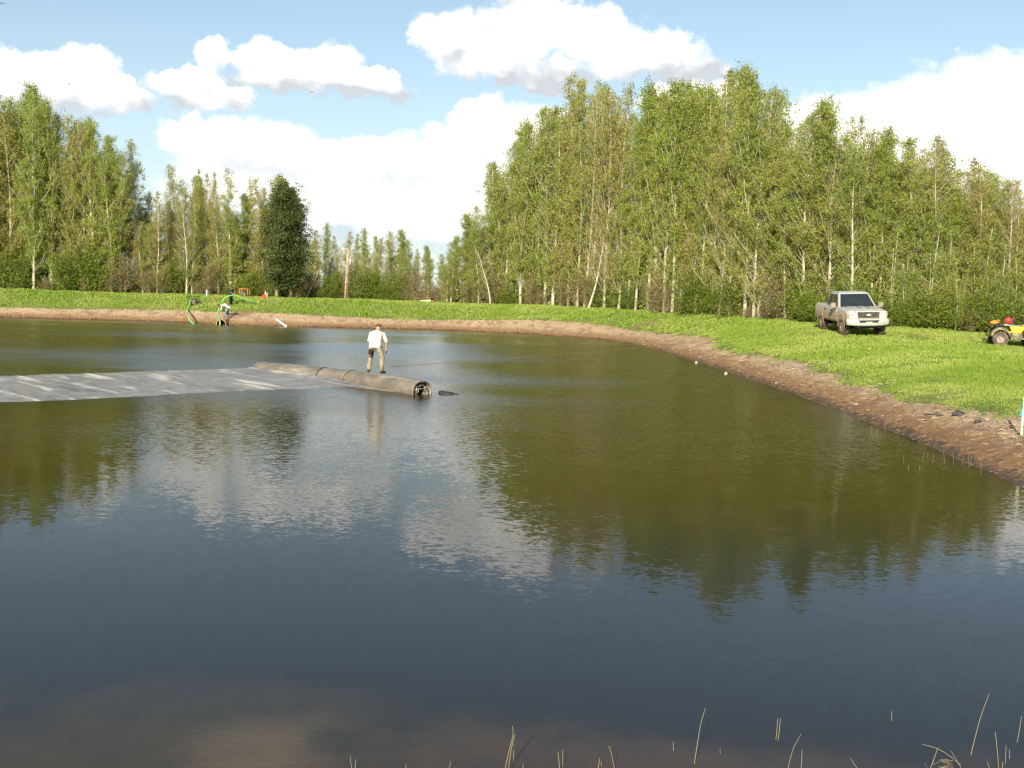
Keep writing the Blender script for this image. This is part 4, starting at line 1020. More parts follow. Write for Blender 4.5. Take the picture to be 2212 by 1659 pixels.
# man in dark clothes on the bank, holding the hose
pD = hit(498, 661)
J = dict(pelvis=(0.0, -0.02, 0.90), neck=(0.10, 0.20, 1.42), bow=(-0.02, -0.05, 0.02), head=(0.14, 0.30, 1.55), face=(0.25, 0.85, -0.5),
         shL=(-0.11, 0.15, 1.35), elL=(-0.10, 0.34, 1.12), wrL=(0.02, 0.50, 0.97), hdL=(0.6, 0.6, -0.3), pnL=(0.2, -0.3, -1),
         shR=(0.25, 0.16, 1.34), elR=(0.28, 0.34, 1.09), wrR=(0.22, 0.52, 0.93), hdR=(-0.5, 0.6, -0.3), pnR=(-0.2, -0.3, -1), curl=0.8,
         hipL=(-0.09, -0.01, 0.88), knL=(-0.12, 0.06, 0.49), anL=(-0.13, -0.02, 0.10), toeL=(-0.14, 0.15, 0.04),
         hipR=(0.09, -0.01, 0.88), knR=(0.12, 0.08, 0.49), anR=(0.13, 0.04, 0.12), toeR=(0.15, 0.20, 0.08))
rzD = R(-115)
person(pD, rzD, J, 'person in dark clothes and cap on the far bank, holding up the green hose', 'skin_tan', 'shirt_dark', 'navy', 'hair_dark', 'shoe', 0.7, cap='hair_dark')
# man in a pale shirt and jeans stooping at the water's edge
pB = hit(490, 690)
J = dict(pelvis=(0.0, -0.12, 0.93), neck=(0.0, 0.42, 1.12), bow=(0, -0.06, 0.09), head=(0.0, 0.60, 1.07), face=(0.0, 0.30, -0.95), headup=(0, 1, 0.1),
         shL=(-0.19, 0.37, 1.06), elL=(-0.21, 0.44, 0.78), wrL=(-0.08, 0.58, 0.60), hdL=(0.35, 0.35, -0.7), pnL=(1, 0, 0),
         shR=(0.19, 0.37, 1.06), elR=(0.21, 0.46, 0.78), wrR=(0.10, 0.60, 0.58), hdR=(-0.35, 0.35, -0.7), pnR=(-1, 0, 0), curl=0.8,
         hipL=(-0.10, -0.10, 0.89), knL=(-0.16, 0.14, 0.50), anL=(-0.20, -0.02, 0.08), toeL=(-0.22, 0.15, 0.03),
         hipR=(0.10, -0.10, 0.89), knR=(0.16, -0.02, 0.50), anR=(0.20, -0.26, 0.12), toeR=(0.22, -0.10, 0.06))
rzB = R(104)
person(pB, rzB, J, "person in pale shirt and jeans stooping over the hose at the far water's edge", 'skin_tan', 'shirt_grey', 'jeans', 'hair_dark', 'shoe', 1.5)

# ------------------------------------------------------------------ hoses, pumps and bits on the far bank
def tubes(name, pts, r, mat, label, cat, group=None, sides=12, ribs=True):
    p = sm(pts, 10); o0 = p[0].copy(); p = [q - o0 for q in p]
    mb = MB(); mb.tube(p, r, sides); o = mb.build(name, mat, None, True); o.location = o0
    return tag(o, label, cat, group)
pumpP = hit(418, 659)
h0 = pumpP + Vector((-0.32, -0.15, 0.42))
yw = on_z(418, 700).y
hs1 = [h0 + Vector((0.15, 0.05, 0.02)), on_y(410, 655, h0.y - 0.3), on_y(406.5, 668, h0.y - 1.2), on_y(405.5, 680, yw + 1.0), on_y(409, 690, yw + 0.5), on_y(418, 700, yw - 0.1), on_y(421, 704, yw - 0.4)]
tubes('suction_hose', hs1, 0.052, 'hose', 'green hose running from the caged pump on the bank down into the water', 'hose')
handD = pD + Matrix.Rotation(rzD, 3, 'Z') @ Vector((0.12, 0.62, 0.92))
handB = pB + Matrix.Rotation(rzB, 3, 'Z') @ Vector((0.01, 0.66, 0.52))
endH = hit(556, 655.5)
yd = on_z(474, 702).y
hs2 = [on_y(475, 707, yd - 0.5), on_y(475, 694, yd - 0.4), handB - Vector((0, 0.08, 0)), handB + Vector((0.02, 0.30, 0.50)), on_y(474, 664, (pD.y + pB.y) / 2), on_y(480, 652, pD.y - 0.7), on_y(489, 641.5, pD.y - 0.75), handD + Vector((0, 0, 0.0)), on_y(518, 641.5, handD.y + 0.1), on_y(536, 647.5, endH.y * 0.4 + handD.y * 0.6), endH + Vector((0, 0, 0.08))]
tubes('discharge_hose', hs2, 0.054, 'hose', 'long green hose arching from the water up over the dark-clothed man to the grass', 'hose')
mb = MB(); mb.tube([(0, 0, 0), (0.14, 0.02, 0.0)], 0.075, 12); mb.tube([(0.05, 0, 0), (0.08, 0.01, 0.0)], 0.095, 12)
o = mb.build('hose_coupling', 'rope_orange', None, True); o.location = endH + Vector((0.02, 0, 0.09)); tag(o, 'reddish coupling on the open end of the arching green hose', 'hose coupling')

def pump(loc, rz, w_, d_, h_, cage, label, cat, body='engine'):
    e = empty(cat.replace(' ', '_'), loc, rz, label, cat)
    mb = MB(); r = 0.016 if cage != 'orange' else 0.030
    cs = [(-w_ / 2, -d_ / 2), (w_ / 2, -d_ / 2), (w_ / 2, d_ / 2), (-w_ / 2, d_ / 2)]
    for z in (0.03, h_): mb.tube([Vector((*c, z)) for c in cs + [cs[0]]], r, 8)
    for c in cs: mb.tube([Vector((*c, 0.03)), Vector((*c, h_))], r, 8)
    mb.tube([Vector((-w_ / 2, 0, h_)), Vector((w_ / 2, 0, h_))], r, 8)
    mb.build('frame', cage, e, True)
    mb = MB(); mb.box((0.03, 0, h_ * 0.34), (w_ * 0.22, d_ * 0.26, h_ * 0.20)); mb.ball((-w_ * 0.22, 0, h_ * 0.36), (w_ * 0.17, d_ * 0.25, h_ * 0.22), 16, 10); mb.build('engine', body, e, True, 0.01)
    mb = MB(); mb.box((0.05, 0, h_ * 0.70), (w_ * 0.25, d_ * 0.28, h_ * 0.10)); mb.build('fuel_tank', 'dark_metal' if cage != 'orange' else 'black', e, False, 0.03)
    mb = MB(); mb.tube([(w_ * 0.2, -d_ * 0.3, h_ * 0.45), (w_ * 0.42, -d_ * 0.3, h_ * 0.5)], 0.06, 12); mb.build('muffler', 'dark_metal', e, True)
    mb = MB(); mb.tube([(-w_ * 0.3, -d_ * 0.1, h_ * 0.35), (-w_ * 0.50, -d_ * 0.15, h_ * 0.52)], 0.07, 12); mb.build('inlet', 'metal', e, True)
    return e
pump(pumpP - Vector((0, 0, 0.04)), R(8), 0.86, 0.6, 0.78, 'dark_metal', 'dirty water pump in a dark tube cage on the grass slope above its green hose', 'water pump')
gp = hit(528, 642); pump(gp, R(-6), 0.74, 0.55, 0.72, 'orange', 'pump with an orange tube frame on the bank top behind the arching hose', 'framed pump')
# red fuel can
q = hit(570, 645.5); e = empty('fuel_can', q, 0.3, 'red fuel can standing on the bank top beside two pale laths', 'fuel can')
mb = MB(); mb.box((0, 0, 0.14), (0.17, 0.10, 0.14)); mb.build('can', 'red', e, False, 0.03)
mb = MB(); mb.tube(sm([(-0.10, 0, 0.27), (-0.08, 0, 0.34), (0.08, 0, 0.34), (0.10, 0, 0.27)], 4), 0.018, 8); mb.build('handle', 'red', e, True)
mb = MB(); mb.tube([(0.12, 0, 0.26), (0.19, 0, 0.36)], 0.025, 8); mb.build('spout', 'black', e, True)
for i, (x_, h_) in enumerate(((571.5, 0.60), (575.0, 0.50))):
    q = hit(x_, 644.5) + Vector((0, 0.25, 0)); mb = MB(); mb.box((0, 0, h_ / 2), (0.028, 0.012, h_ / 2)); mb.box((0, 0, h_ + 0.01), (0.018, 0.011, 0.012))
    o = mb.build('lath_stake', 'wood_lath', None, False, 0.002); o.location = q; o.rotation_euler = (0, 0.04 * (i - 0.5), 0)
    tag(o, ('taller' if i == 0 else 'shorter') + ' pale lath stake behind the red fuel can', 'stake', 'laths beside the fuel can')
q = hit(446, 642); e = empty('marker_post', q, 0, 'white marker post with a blue side at the foot of the left wood', 'post')
mb = MB(); mb.box((0.04, 0, 0.31), (0.045, 0.045, 0.33)); mb.build('post', 'white', e, False, 0.01)
mb = MB(); mb.box((-0.06, 0.03, 0.28), (0.055, 0.03, 0.29)); mb.build('blue_board', 'blue', e, False, 0.008)
# white pipe leaning in the water
a0, a1 = hit(597.5, 694) + Vector((0, 0, 0.10)), on_z(620, 706.5, -0.02)
e = empty('white_pipe', a1, 0, 'short white plastic pipe slanting down the mud into the far water', 'pipe')
mb = MB(); mb.tube([Vector((0, 0, 0)), a0 - a1], 0.085, 16); mb.build('tube', 'pvc', e, True)
dd = (a0 - a1).normalized(); mb = MB(); mb.tube([a0 - a1 - dd * 0.12, a0 - a1 + dd * 0.01], 0.10, 16); mb.tube([a0 - a1 + dd * 0.008, a0 - a1 + dd * 0.014], 0.066, 16); mb.build('collar', 'pvc', e, True)
mb = MB(); mb.ball((0.05, 0, 0.02), (0.10, 0.08, 0.07), 10, 6); mb.build('mud_lump', 'rock', e, True)
# drain pipe mouth under the stooping man
q = on_z(476, 702, 0.0); e = empty('drain_pipe', (q.x, q.y + 0.75, 0.0), 0.08, 'tan drain pipe mouth half sunk at the waterline under the stooping man', 'drain pipe')
mb = MB(); rg = []
for i in range(13):
    u = i / 12; rr = 0.37 + 0.012 * (i % 2); rg.append([Vector((math.cos(2 * math.pi * k / 28) * rr, -0.75 + u * 1.9, 0.05 + math.sin(2 * math.pi * k / 28) * rr + u * 0.15)) for k in range(28)])
rg = [[Vector((math.cos(2 * math.pi * k / 28) * 0.32, 0.9, 0.20 + math.sin(2 * math.pi * k / 28) * 0.32)) for k in range(28)], [Vector((math.cos(2 * math.pi * k / 28) * 0.33, -0.75, 0.05 + math.sin(2 * math.pi * k / 28) * 0.33)) for k in range(28)]] + rg
mb.quadstrip(rg, True, False); mb.build('pipe', 'tan', e, True)
mb = MB(); mb.disc_ring((0, 0, 0), 0.40, 0.34, 0.035, 28); o = mb.build('rim', 'tan', e, True); o.rotation_euler = (0, 0, R(90)); o.location = (0, -0.76, 0.05)
mb = MB(); mb.disc((0, 0, 0), 0.325, 0.01, 28); o = mb.build('shade_disc', 'black', e, True); o.rotation_euler = (0, 0, R(90)); o.location = (0, 0.2, 0.12)  # black disc across the bore stands in for the shade inside

# utility pole
yp = 96.0; pt, pb_ = on_y(752, 535, yp), on_y(745, 652, yp); zb = gz(pb_.x, yp)
e = empty('utility_pole', (pb_.x, yp, zb - 0.3), 0, 'wooden utility pole with a grey transformer standing in the gap between the woods', 'utility pole'); top = pt - e.location
mb = MB(); mb.tube([Vector((0, 0, 0)), top * 0.5, top], [0.125, 0.11, 0.09], 12); mb.build('pole', 'wood_pole', e, True)
mb = MB(); c = top * 0.74 + Vector((0.30, -0.05, 0.1)); mb.tube([c - Vector((0, 0, 0.30)), c + Vector((0, 0, 0.25)), c + Vector((0, 0, 0.31))], [0.145, 0.145, 0.06], 14); tf = mb.build('transformer', 'siding', e, True)
mb = MB(); mb.tube([c + Vector((0.05, 0, 0.3)), c + Vector((0.05, 0, 0.62))], [0.05, 0.035], 8); mb.build('bushing', 'white', tf, True)
mb = MB(); c2 = top * 0.975; mb.tube([c2, c2 + Vector((-0.35, 0, 0.02))], 0.035, 8); mb.tube([c2 + Vector((-0.30, 0, 0.0)), c2 + Vector((-0.62, 0, -0.06))], [0.07, 0.09], 10); mb.build('insulator_arm', 'white', e, True)
mb = MB(); mb.tube([top * 0.97 + Vector((0.13, -0.1, 0)), top * 0.1 + Vector((0.16, -0.1, 0))], 0.018, 6); mb.build('conduit', 'wood_grey', e, True)
# house behind the gap trees
hp = on_y(785, 640, 128); hz_ = gz(hp.x, 128) - 0.3
e = empty('house', (hp.x, 128, hz_), R(12), 'pale house half hidden by the far trees right of the utility pole', 'house')
mb = MB(); mb.box((0, 0, 1.35), (2.6, 2.2, 1.35)); mb.build('wall', 'siding', e)
mb = MB(); mb.v = [(-2.9, -2.5, 2.62), (2.9, -2.5, 2.62), (2.9, 2.5, 2.62), (-2.9, 2.5, 2.62), (-2.9, 0, 3.7), (2.9, 0, 3.7)]; mb.f = [(0, 1, 5, 4), (2, 3, 4, 5), (0, 4, 3), (1, 2, 5), (0, 3, 2, 1)]; mb.build('roof', 'siding', e)
for x_ in (-1.3, 1.1):
    mb = MB(); mb.box((x_, -2.215, 1.5), (0.5, 0.03, 0.45)); w_ = mb.build('window', 'white', e); mb = MB(); mb.box((x_, -2.25, 1.5), (0.43, 0.012, 0.38)); mb.build('pane', 'glass', w_)
mb = MB(); mb.box((0, -2.21, 1.0), (0.42, 0.03, 0.98)); mb.build('door', 'wood_grey', e)
# little shelter with a rusty roof
sp_ = on_y(920, 656, 94.5); z0 = gz(sp_.x, 94.5); zt = on_y(918, 648.5, 94.5).z
e = empty('small_shelter', (sp_.x, 94.5, z0), 0, 'low shelter with a rust-red roof just showing over the far grass', 'shelter')
hh_ = max(0.45, zt - z0 - 0.12)
mb = MB(); mb.box((-0.05, 0, hh_ / 2 - 0.05), (0.52, 0.4, hh_ / 2)); mb.build('wall', 'wood_lath', e)
mb = MB(); mb.box((0, -0.1, hh_ + 0.03), (0.78, 0.62, 0.03), Matrix.Rotation(R(-7), 3, 'Y')); mb.box((0.62, 0.1, hh_ * 0.55), (0.12, 0.4, hh_ * 0.5)); mb.build('roof', 'roof_red', e)
q = hit(902.5, 650.5); mb = MB(); mb.tube([(0, 0, -0.1), (0.01, 0, 0.58)], [0.055, 0.045], 8); o = mb.build('wooden_post', 'wood_grey', None, True); o.location = q + Vector((0, 0.5, 0)); tag(o, 'grey wooden post left of the rust-roofed shelter', 'post')

# ------------------------------------------------------------------ pickup truck
def xside(z):
    return float(np.interp(z, [0.48, 0.56, 0.70, 0.90, 1.08, 1.20, 1.30], [0.88, 0.93, 0.985, 1.00, 0.985, 0.955, 0.93]))
def body_ring(y, ztop, sx, zbot, crown):
    zs = [zbot, zbot + 0.06, 0.72, 0.90, 1.02, ztop - 0.07, ztop]
    hal = [(xside(z) * sx, z) for z in zs]; hal[-1] = (hal[-1][0] - 0.05, ztop)
    topm = [(hal[-1][0] * 0.6, ztop + crown * 0.7), (0, ztop + crown)]
    pts = hal + topm; left = [(-x, z) for x, z in reversed(pts[:-1])]
    return [Vector((x, y, z)) for x, z in pts + left]
def apply_bool(o, cutter):
    b = o.modifiers.new('b', 'BOOLEAN'); b.object = cutter; b.operation = 'DIFFERENCE'; b.solver = 'EXACT'
    bake(o); me_ = cutter.data; bpy.data.objects.remove(cutter); bpy.data.meshes.remove(me_)
def panel(mb, c00, c10, c11, c01, u0, u1, v0, v1, off, th=0.008, slant=0.0):
    c00, c10, c11, c01 = map(Vector, (c00, c10, c11, c01))
    def P(u, v): return (c00 * (1 - u) + c10 * u) * (1 - v) + (c01 * (1 - u) + c11 * u) * v
    n = (c10 - c00).cross(c01 - c00).normalized(); b = len(mb.v)
    q = [P(u0, v0), P(u1, v0), P(u1 - slant, v1), P(u0 + slant, v1)]
    mb.v += [tuple(p + n * off) for p in q] + [tuple(p + n * (off + th)) for p in q]
    mb.f += [(b, b + 3, b + 2, b + 1), (b + 4, b + 5, b + 6, b + 7), (b, b + 1, b + 5, b + 4), (b + 1, b + 2, b + 6, b + 5), (b + 2, b + 3, b + 7, b + 6), (b + 3, b, b + 4, b + 7)]
tp_ = on_y(1841, 712, 51.2); tz_ = min(gz(tp_.x, 49.6), gz(tp_.x, 52.8))
tx, ty = tp_.x * 50.4 / 51.2 - 0.12, 50.4
def build_truck(loc, rz):
    e = empty('pickup_truck', loc, rz, 'silver pickup with muddy lower sides parked on the grass by the right wood', 'pickup truck')
    FA, RA = 1.86, -1.74
    st = [(-2.86, 1.22, .93, .62, .0), (-2.80, 1.27, .985, .58, .0), (-2.2, 1.28, 1, .55, .0), (-1.2, 1.27, 1, .54, .0), (-0.9, 1.25, 1, .54, .0), (0.2, 1.23, 1, .54, .0), (1.0, 1.24, 1, .54, .01), (1.35, 1.25, .995, .54, .05), (1.9, 1.22, .985, .54, .06), (2.35, 1.17, .97, .56, .055), (2.60, 1.12, .95, .58, .04), (2.74, 1.05, .90, .62, .02), (2.78, 0.99, .86, .64, .0)]
    mb = MB(); mb.quadstrip([body_ring(*s) for s in st]); o = mb.build('body', 'truck', e)
    for ax in (FA, RA):
        for s_ in (-1, 1):
            cb = MB(); cb.disc((s_ * 0.90, ax, 0.42), 0.50, 0.24, 32); apply_bool(o, cb.build('cut', None))
    cb = MB(); cb.box((0, -2.02, 1.25), (0.80, 0.76, 0.42)); apply_bool(o, cb.build('cut', None))
    o.data.materials.clear(); o.data.materials.append(M['truck'])
    b = o.modifiers.new('bev', 'BEVEL'); b.width = 0.018; b.segments = 2; b.limit_method = 'ANGLE'; b.angle_limit = R(35)
    # cab
    zb_, zt_ = 1.20, 1.86
    B4 = [(-0.925, 1.18, zb_), (0.925, 1.18, zb_), (0.925, -1.08, zb_), (-0.925, -1.08, zb_)]
    T4 = [(-0.73, 0.42, zt_), (0.73, 0.42, zt_), (0.73, -0.90, zt_), (-0.73, -0.90, zt_)]
    U4 = [(-0.64, 0.30, zt_ + 0.055), (0.64, 0.30, zt_ + 0.055), (0.64, -0.82, zt_ + 0.055), (-0.64, -0.82, zt_ + 0.055)]
    mb = MB(); mb.quadstrip([[Vector(p) for p in B4], [Vector(p) for p in T4], [Vector(p) for p in U4]]); mb.build('cab', 'truck', e, False, 0.035)
    mb = MB(); panel(mb, B4[1], B4[0], T4[0], T4[1], 0.045, 0.955, 0.06, 0.93, 0.002, 0.007, 0.012); ws = mb.build('windshield', 'glass', e)
    mb = MB(); mb.tube([(0.35, 1.16, 1.26), (0.0, 1.02, 1.37)], 0.010, 6); mb.tube([(-0.30, 1.16, 1.26), (-0.62, 1.02, 1.37)], 0.010, 6); mb.build('wiper', 'black', ws)
    mb = MB(); panel(mb, B4[3], B4[2], T4[2], T4[3], 0.12, 0.88, 0.2, 0.85, 0.002); mb.build('rear_window', 'glass', e)
    for s_ in (0, 1):
        bb = (B4[2], B4[1], T4[1], T4[2]) if s_ else (B4[0], B4[3], T4[3], T4[0])
        # u runs from rear to front on the right-hand set, front to rear on the other
        for (u0, u1, sl) in ((0.07, 0.46, 0.01), (0.50, 0.90, 0.0)):
            if not s_: u0, u1 = 1 - u1, 1 - u0
            mb = MB(); panel(mb, *bb, u0, u1, 0.12, 0.90, 0.002, 0.007, sl); mb.build('side_window', 'glass', e)
    # doors
    for s_ in (-1, 1):
        for (y0, y1) in ((0.05, 1.06), (-1.02, 0.0)):
            mb = MB(); rg = []
            for z in (0.60, 0.70, 0.82, 0.92, 1.05, 1.15, 1.195):
                x = xside(z); rg.append([Vector((s_ * (x - 0.01), y0, z)), Vector((s_ * (x + 0.008), y0 + 0.006, z)), Vector((s_ * (x + 0.008), y1 - 0.006, z)), Vector((s_ * (x - 0.01), y1, z))])
            mb.quadstrip(rg); d_ = mb.build('door', 'truck', e)
            mb = MB(); mb.box((s_ * 1.008, y0 + 0.13, 1.07), (0.018, 0.10, 0.024)); mb.build('handle', 'black', d_, False, 0.006)
        mb = MB(); mb.box((s_ * 1.003, 0.0, 0.665), (0.012, 1.10, 0.030)); mb.build('side_moulding', 'tan', e, False, 0.006)
        # mirror
        mb = MB(); mb.box((s_ * 1.16, 0.98, 1.33), (0.125, 0.055, 0.115)); mb.tube([(s_ * 0.92, 1.0, 1.24), (s_ * 1.08, 1.0, 1.27)], 0.028, 8); mi_ = mb.build('mirror', 'rim', e, False, 0.03)
        mb = MB(); mb.box((s_ * 1.16, 0.92, 1.33), (0.10, 0.006, 0.09)); mb.build('mirror_glass', 'glass', mi_)
        # arch lips
        for ax in (FA, RA):
            mb = MB(); mb.tube([Vector((s_ * (0.995), ax + math.cos(t_) * 0.515, 0.42 + math.sin(t_) * 0.515)) for t_ in [R(-5 + k * 10) for k in range(20)]], 0.012, 6); mb.build('wheel_arch', 'truck', e, True)
    # wheels
    for ax in (FA, RA):
        for s_ in (-1, 1):
            we = bpy.data.objects.new('wheel', None); COL.objects.link(we); we.parent = e; we.location = (s_ * 0.84, ax, 0.40); we.rotation_euler = (0, 0, R(8) if ax > 0 else 0)
            mb = MB(); mb.disc_ring((0, 0, 0), 0.40, 0.245, 0.125, 36)
            for k in range(36):
                a_ = 2 * math.pi * k / 36; mb.box((0, math.cos(a_) * 0.402, math.sin(a_) * 0.402), (0.11, 0.014, 0.010), Matrix.Rotation(a_ + R(0), 3, 'X'))
            mb.build('tyre', 'tyre', we, False)
            mb = MB(); mb.disc_ring((0, 0, 0), 0.250, 0.215, 0.11, 32); mb.disc((s_ * 0.02, 0, 0), 0.22, 0.012, 32); mb.disc((s_ * 0.085, 0, 0), 0.07, 0.02, 20)
            for k in range(5):
                a_ = 2 * math.pi * k / 5; mb.box((s_ * 0.075, math.cos(a_) * 0.14, math.sin(a_) * 0.14), (0.022, 0.095, 0.036), Matrix.Rotation(a_, 3, 'X'))
            mb.build('rim', 'rim', we, False)
            mb = MB(); mb.disc((-s_ * 0.02, 0, 0), 0.20, 0.03, 20); mb.build('brake_drum', 'black', we)
    # chassis
    mb = MB(); mb.box((0, 0, 0.46), (0.55, 2.55, 0.10)); mb.tube([(-0.75, FA, 0.38), (0.75, FA, 0.38)], 0.06, 8); mb.tube([(-0.75, RA, 0.38), (0.75, RA, 0.38)], 0.07, 8); mb.ball((0, RA, 0.36), 0.14, 10, 8); mb.build('chassis', 'black', e)
    mb = MB()
    for ax in (FA, RA): mb.box((0, ax, 0.66), (0.66, 0.55, 0.16))
    mb.build('wheel_well', 'black', e)
    # front end
    mb = MB(); rg = []
    for x in [-0.99 + i * 0.11 for i in range(19)]:
        yo = 2.93 - 0.16 * (abs(x) / 0.99) ** 3.2; hz2 = 0.5 + 0.0
        up_ = 0.80 - (0.05 if abs(x) < 0.5 else 0.0); lo_ = 0.47 + 0.05 * (abs(x) / 0.99) ** 2
        rg.append([Vector((x, yo - 0.30, lo_ + 0.02)), Vector((x, yo - 0.02, lo_)), Vector((x, yo, lo_ + 0.06)), Vector((x, yo - 0.005, up_ - 0.04)), Vector((x, yo - 0.04, up_)), Vector((x, yo - 0.34, up_))])
    mb.quadstrip(rg); bp = mb.build('front_bumper', 'truck', e, True)
    mb = MB(); mb.box((0, 2.925, 0.675), (0.44, 0.012, 0.048)); mb.box((0.0, 2.93, 0.725), (0.50, 0.01, 0.012)); mb.build('bumper_intake', 'black', bp, False, 0.01)
    mb = MB(); mb.box((0, 2.945, 0.60), (0.155, 0.008, 0.075)); mb.build('number_plate', 'float_dull', bp, False, 0.004)
    for s_ in (-1, 1):
        mb = MB(); mb.tube([Vector((s_ * 0.48 + math.cos(t_) * 0.055, 2.90, 0.44 + math.sin(t_) * 0.04)) for t_ in [R(k * 30) for k in range(13)]], 0.014, 6); mb.build('tow_hook', 'black', e)
    # grille surround, mesh and badge
    def trap(mb, hw0, hw1, z0, z1, y0, th, tilt=0.05):
        b = len(mb.v)
        for dy in (0, th):
            mb.v += [(-hw0, y0 + dy, z0), (hw0, y0 + dy, z0), (hw1, y0 + dy - tilt, z1), (-hw1, y0 + dy - tilt, z1)]
        mb.f += [(b, b + 1, b + 2, b + 3), (b + 7, b + 6, b + 5, b + 4), (b, b + 4, b + 5, b + 1), (b + 1, b + 5, b + 6, b + 2), (b + 2, b + 6, b + 7, b + 3), (b + 3, b + 7, b + 4, b)]
    mb = MB(); trap(mb, 0.55, 0.59, 0.795, 1.155, 2.72, 0.115); gs2 = mb.build('grille_surround', 'truck', e, False, 0.03)
    mb = MB(); trap(mb, 0.49, 0.525, 0.84, 1.11, 2.829, 0.012); gr = mb.build('grille', 'tan', e, False, 0.012); gr.data.materials.clear(); gr.data.materials.append(M['dark_metal'])
    mb = MB()
    for k in range(12):
        z = 0.855 + k * 0.022; y_ = 2.846 - (z - 0.84) * 0.185; mb.tube([(-0.49, y_, z), (0.49, y_, z)], 0.004, 4)
    mb.build('grille_bars', 'engine', gr)
    mb = MB(); n = 28; yb = 2.836
    mb.quadstrip([[Vector((0.125 * math.cos(2 * math.pi * k / n), yb + dy, 0.975 + 0.052 * math.sin(2 * math.pi * k / n))) for k in range(n)] for dy in (-0.01, 0.022)]); em = mb.build('emblem', 'chrome', e)
    mb = MB(); mb.quadstrip([[Vector((0.110 * math.cos(2 * math.pi * k / n), yb + dy, 0.975 + 0.042 * math.sin(2 * math.pi * k / n))) for k in range(n)] for dy in (0.01, 0.026)]); mb.build('emblem_face', 'white', em)
    fc = bpy.data.curves.new('emblem_script', 'FONT'); fc.body = 'Ford'; fc.size = 0.075; fc.shear = 0.35; fc.extrude = 0.002; fc.align_x = 'CENTER'; fc.align_y = 'CENTER'
    fo = bpy.data.objects.new('emblem_script', fc); COL.objects.link(fo); fc.materials.append(M['blue']); fo.parent = em; fo.location = (0, yb + 0.029, 0.972); fo.rotation_euler = (R(90), 0, R(180)); to_mesh_obj(fo)
    for s_ in (-1, 1):
        mb = MB(); b = 0
        P = [(s_ * 0.60, 2.80, 0.84), (s_ * 0.925, 2.62, 0.86), (s_ * 0.935, 2.54, 1.10), (s_ * 0.63, 2.745, 1.13)]
        n_ = Vector((s_ * 0.45, 0.88, 0.12)).normalized()
        mb.v = [tuple(Vector(p) - n_ * 0.03) for p in P] + [tuple(Vector(p) + n_ * 0.035) for p in P]
        mb.f = [(0, 1, 2, 3), (7, 6, 5, 4), (0, 4, 5, 1), (1, 5, 6, 2), (2, 6, 7, 3), (3, 7, 4, 0)]
        hl = mb.build('headlight', 'lens', e, False, 0.012)
        mb = MB(); q0 = Vector((s_ * 0.915, 2.60, 0.98)); mb.ball(q0 + n_ * 0.02, (0.035, 0.05, 0.09), 10, 8); mb.build('indicator', 'amber', hl, True)
        mb = MB(); q0 = Vector((s_ * 0.76, 2.73, 0.98)); mb.ball(q0 + n_ * 0.015, (0.07, 0.03, 0.07), 12, 8); mb.build('reflector', 'chrome', hl, True)
        mb = MB(); mb.box((s_ * 0.90, -2.86, 1.02), (0.06, 0.02, 0.16)); mb.build('tail_light', 'red', e, False, 0.01)
    mb = MB(); mb.box((0, -2.872, 0.96), (0.80, 0.02, 0.28)); mb.build('tailgate', 'truck', e, False, 0.015)
    mb = MB(); mb.box((0, -2.98, 0.62), (0.92, 0.09, 0.10)); mb.build('rear_bumper', 'chrome', e, False, 0.03)
    mb = MB(); mb.box((0, 1.02, 1.245), (0.82, 0.14, 0.02)); mb.tube([(0.2, 1.30, 1.33), (0.2, 2.3, 1.255)], 0.010, 6); mb.tube([(-0.2, 1.30, 1.33), (-0.2, 2.3, 1.255)], 0.010, 6); mb.build('cowl', 'black', e)
    return e
gzf = ground_z(np.array([tx - 0.9, tx + 0.9, tx - 0.9, tx + 0.9]), np.array([ty - 1.8, ty - 1.8, ty + 1.8, ty + 1.8]))
truck = build_truck((tx, ty, float(gzf.mean()) + 0.02), R(180))
side_t = math.atan2(float(gzf[1] + gzf[3] - gzf[0] - gzf[2]) / 2, 1.8); pit = math.atan2(float(gzf[2] + gzf[3] - gzf[0] - gzf[1]) / 2, 3.6)
truck.rotation_euler = (-pit, side_t, R(178.5)); truck.scale = (1.0, 1.0, 1.05)

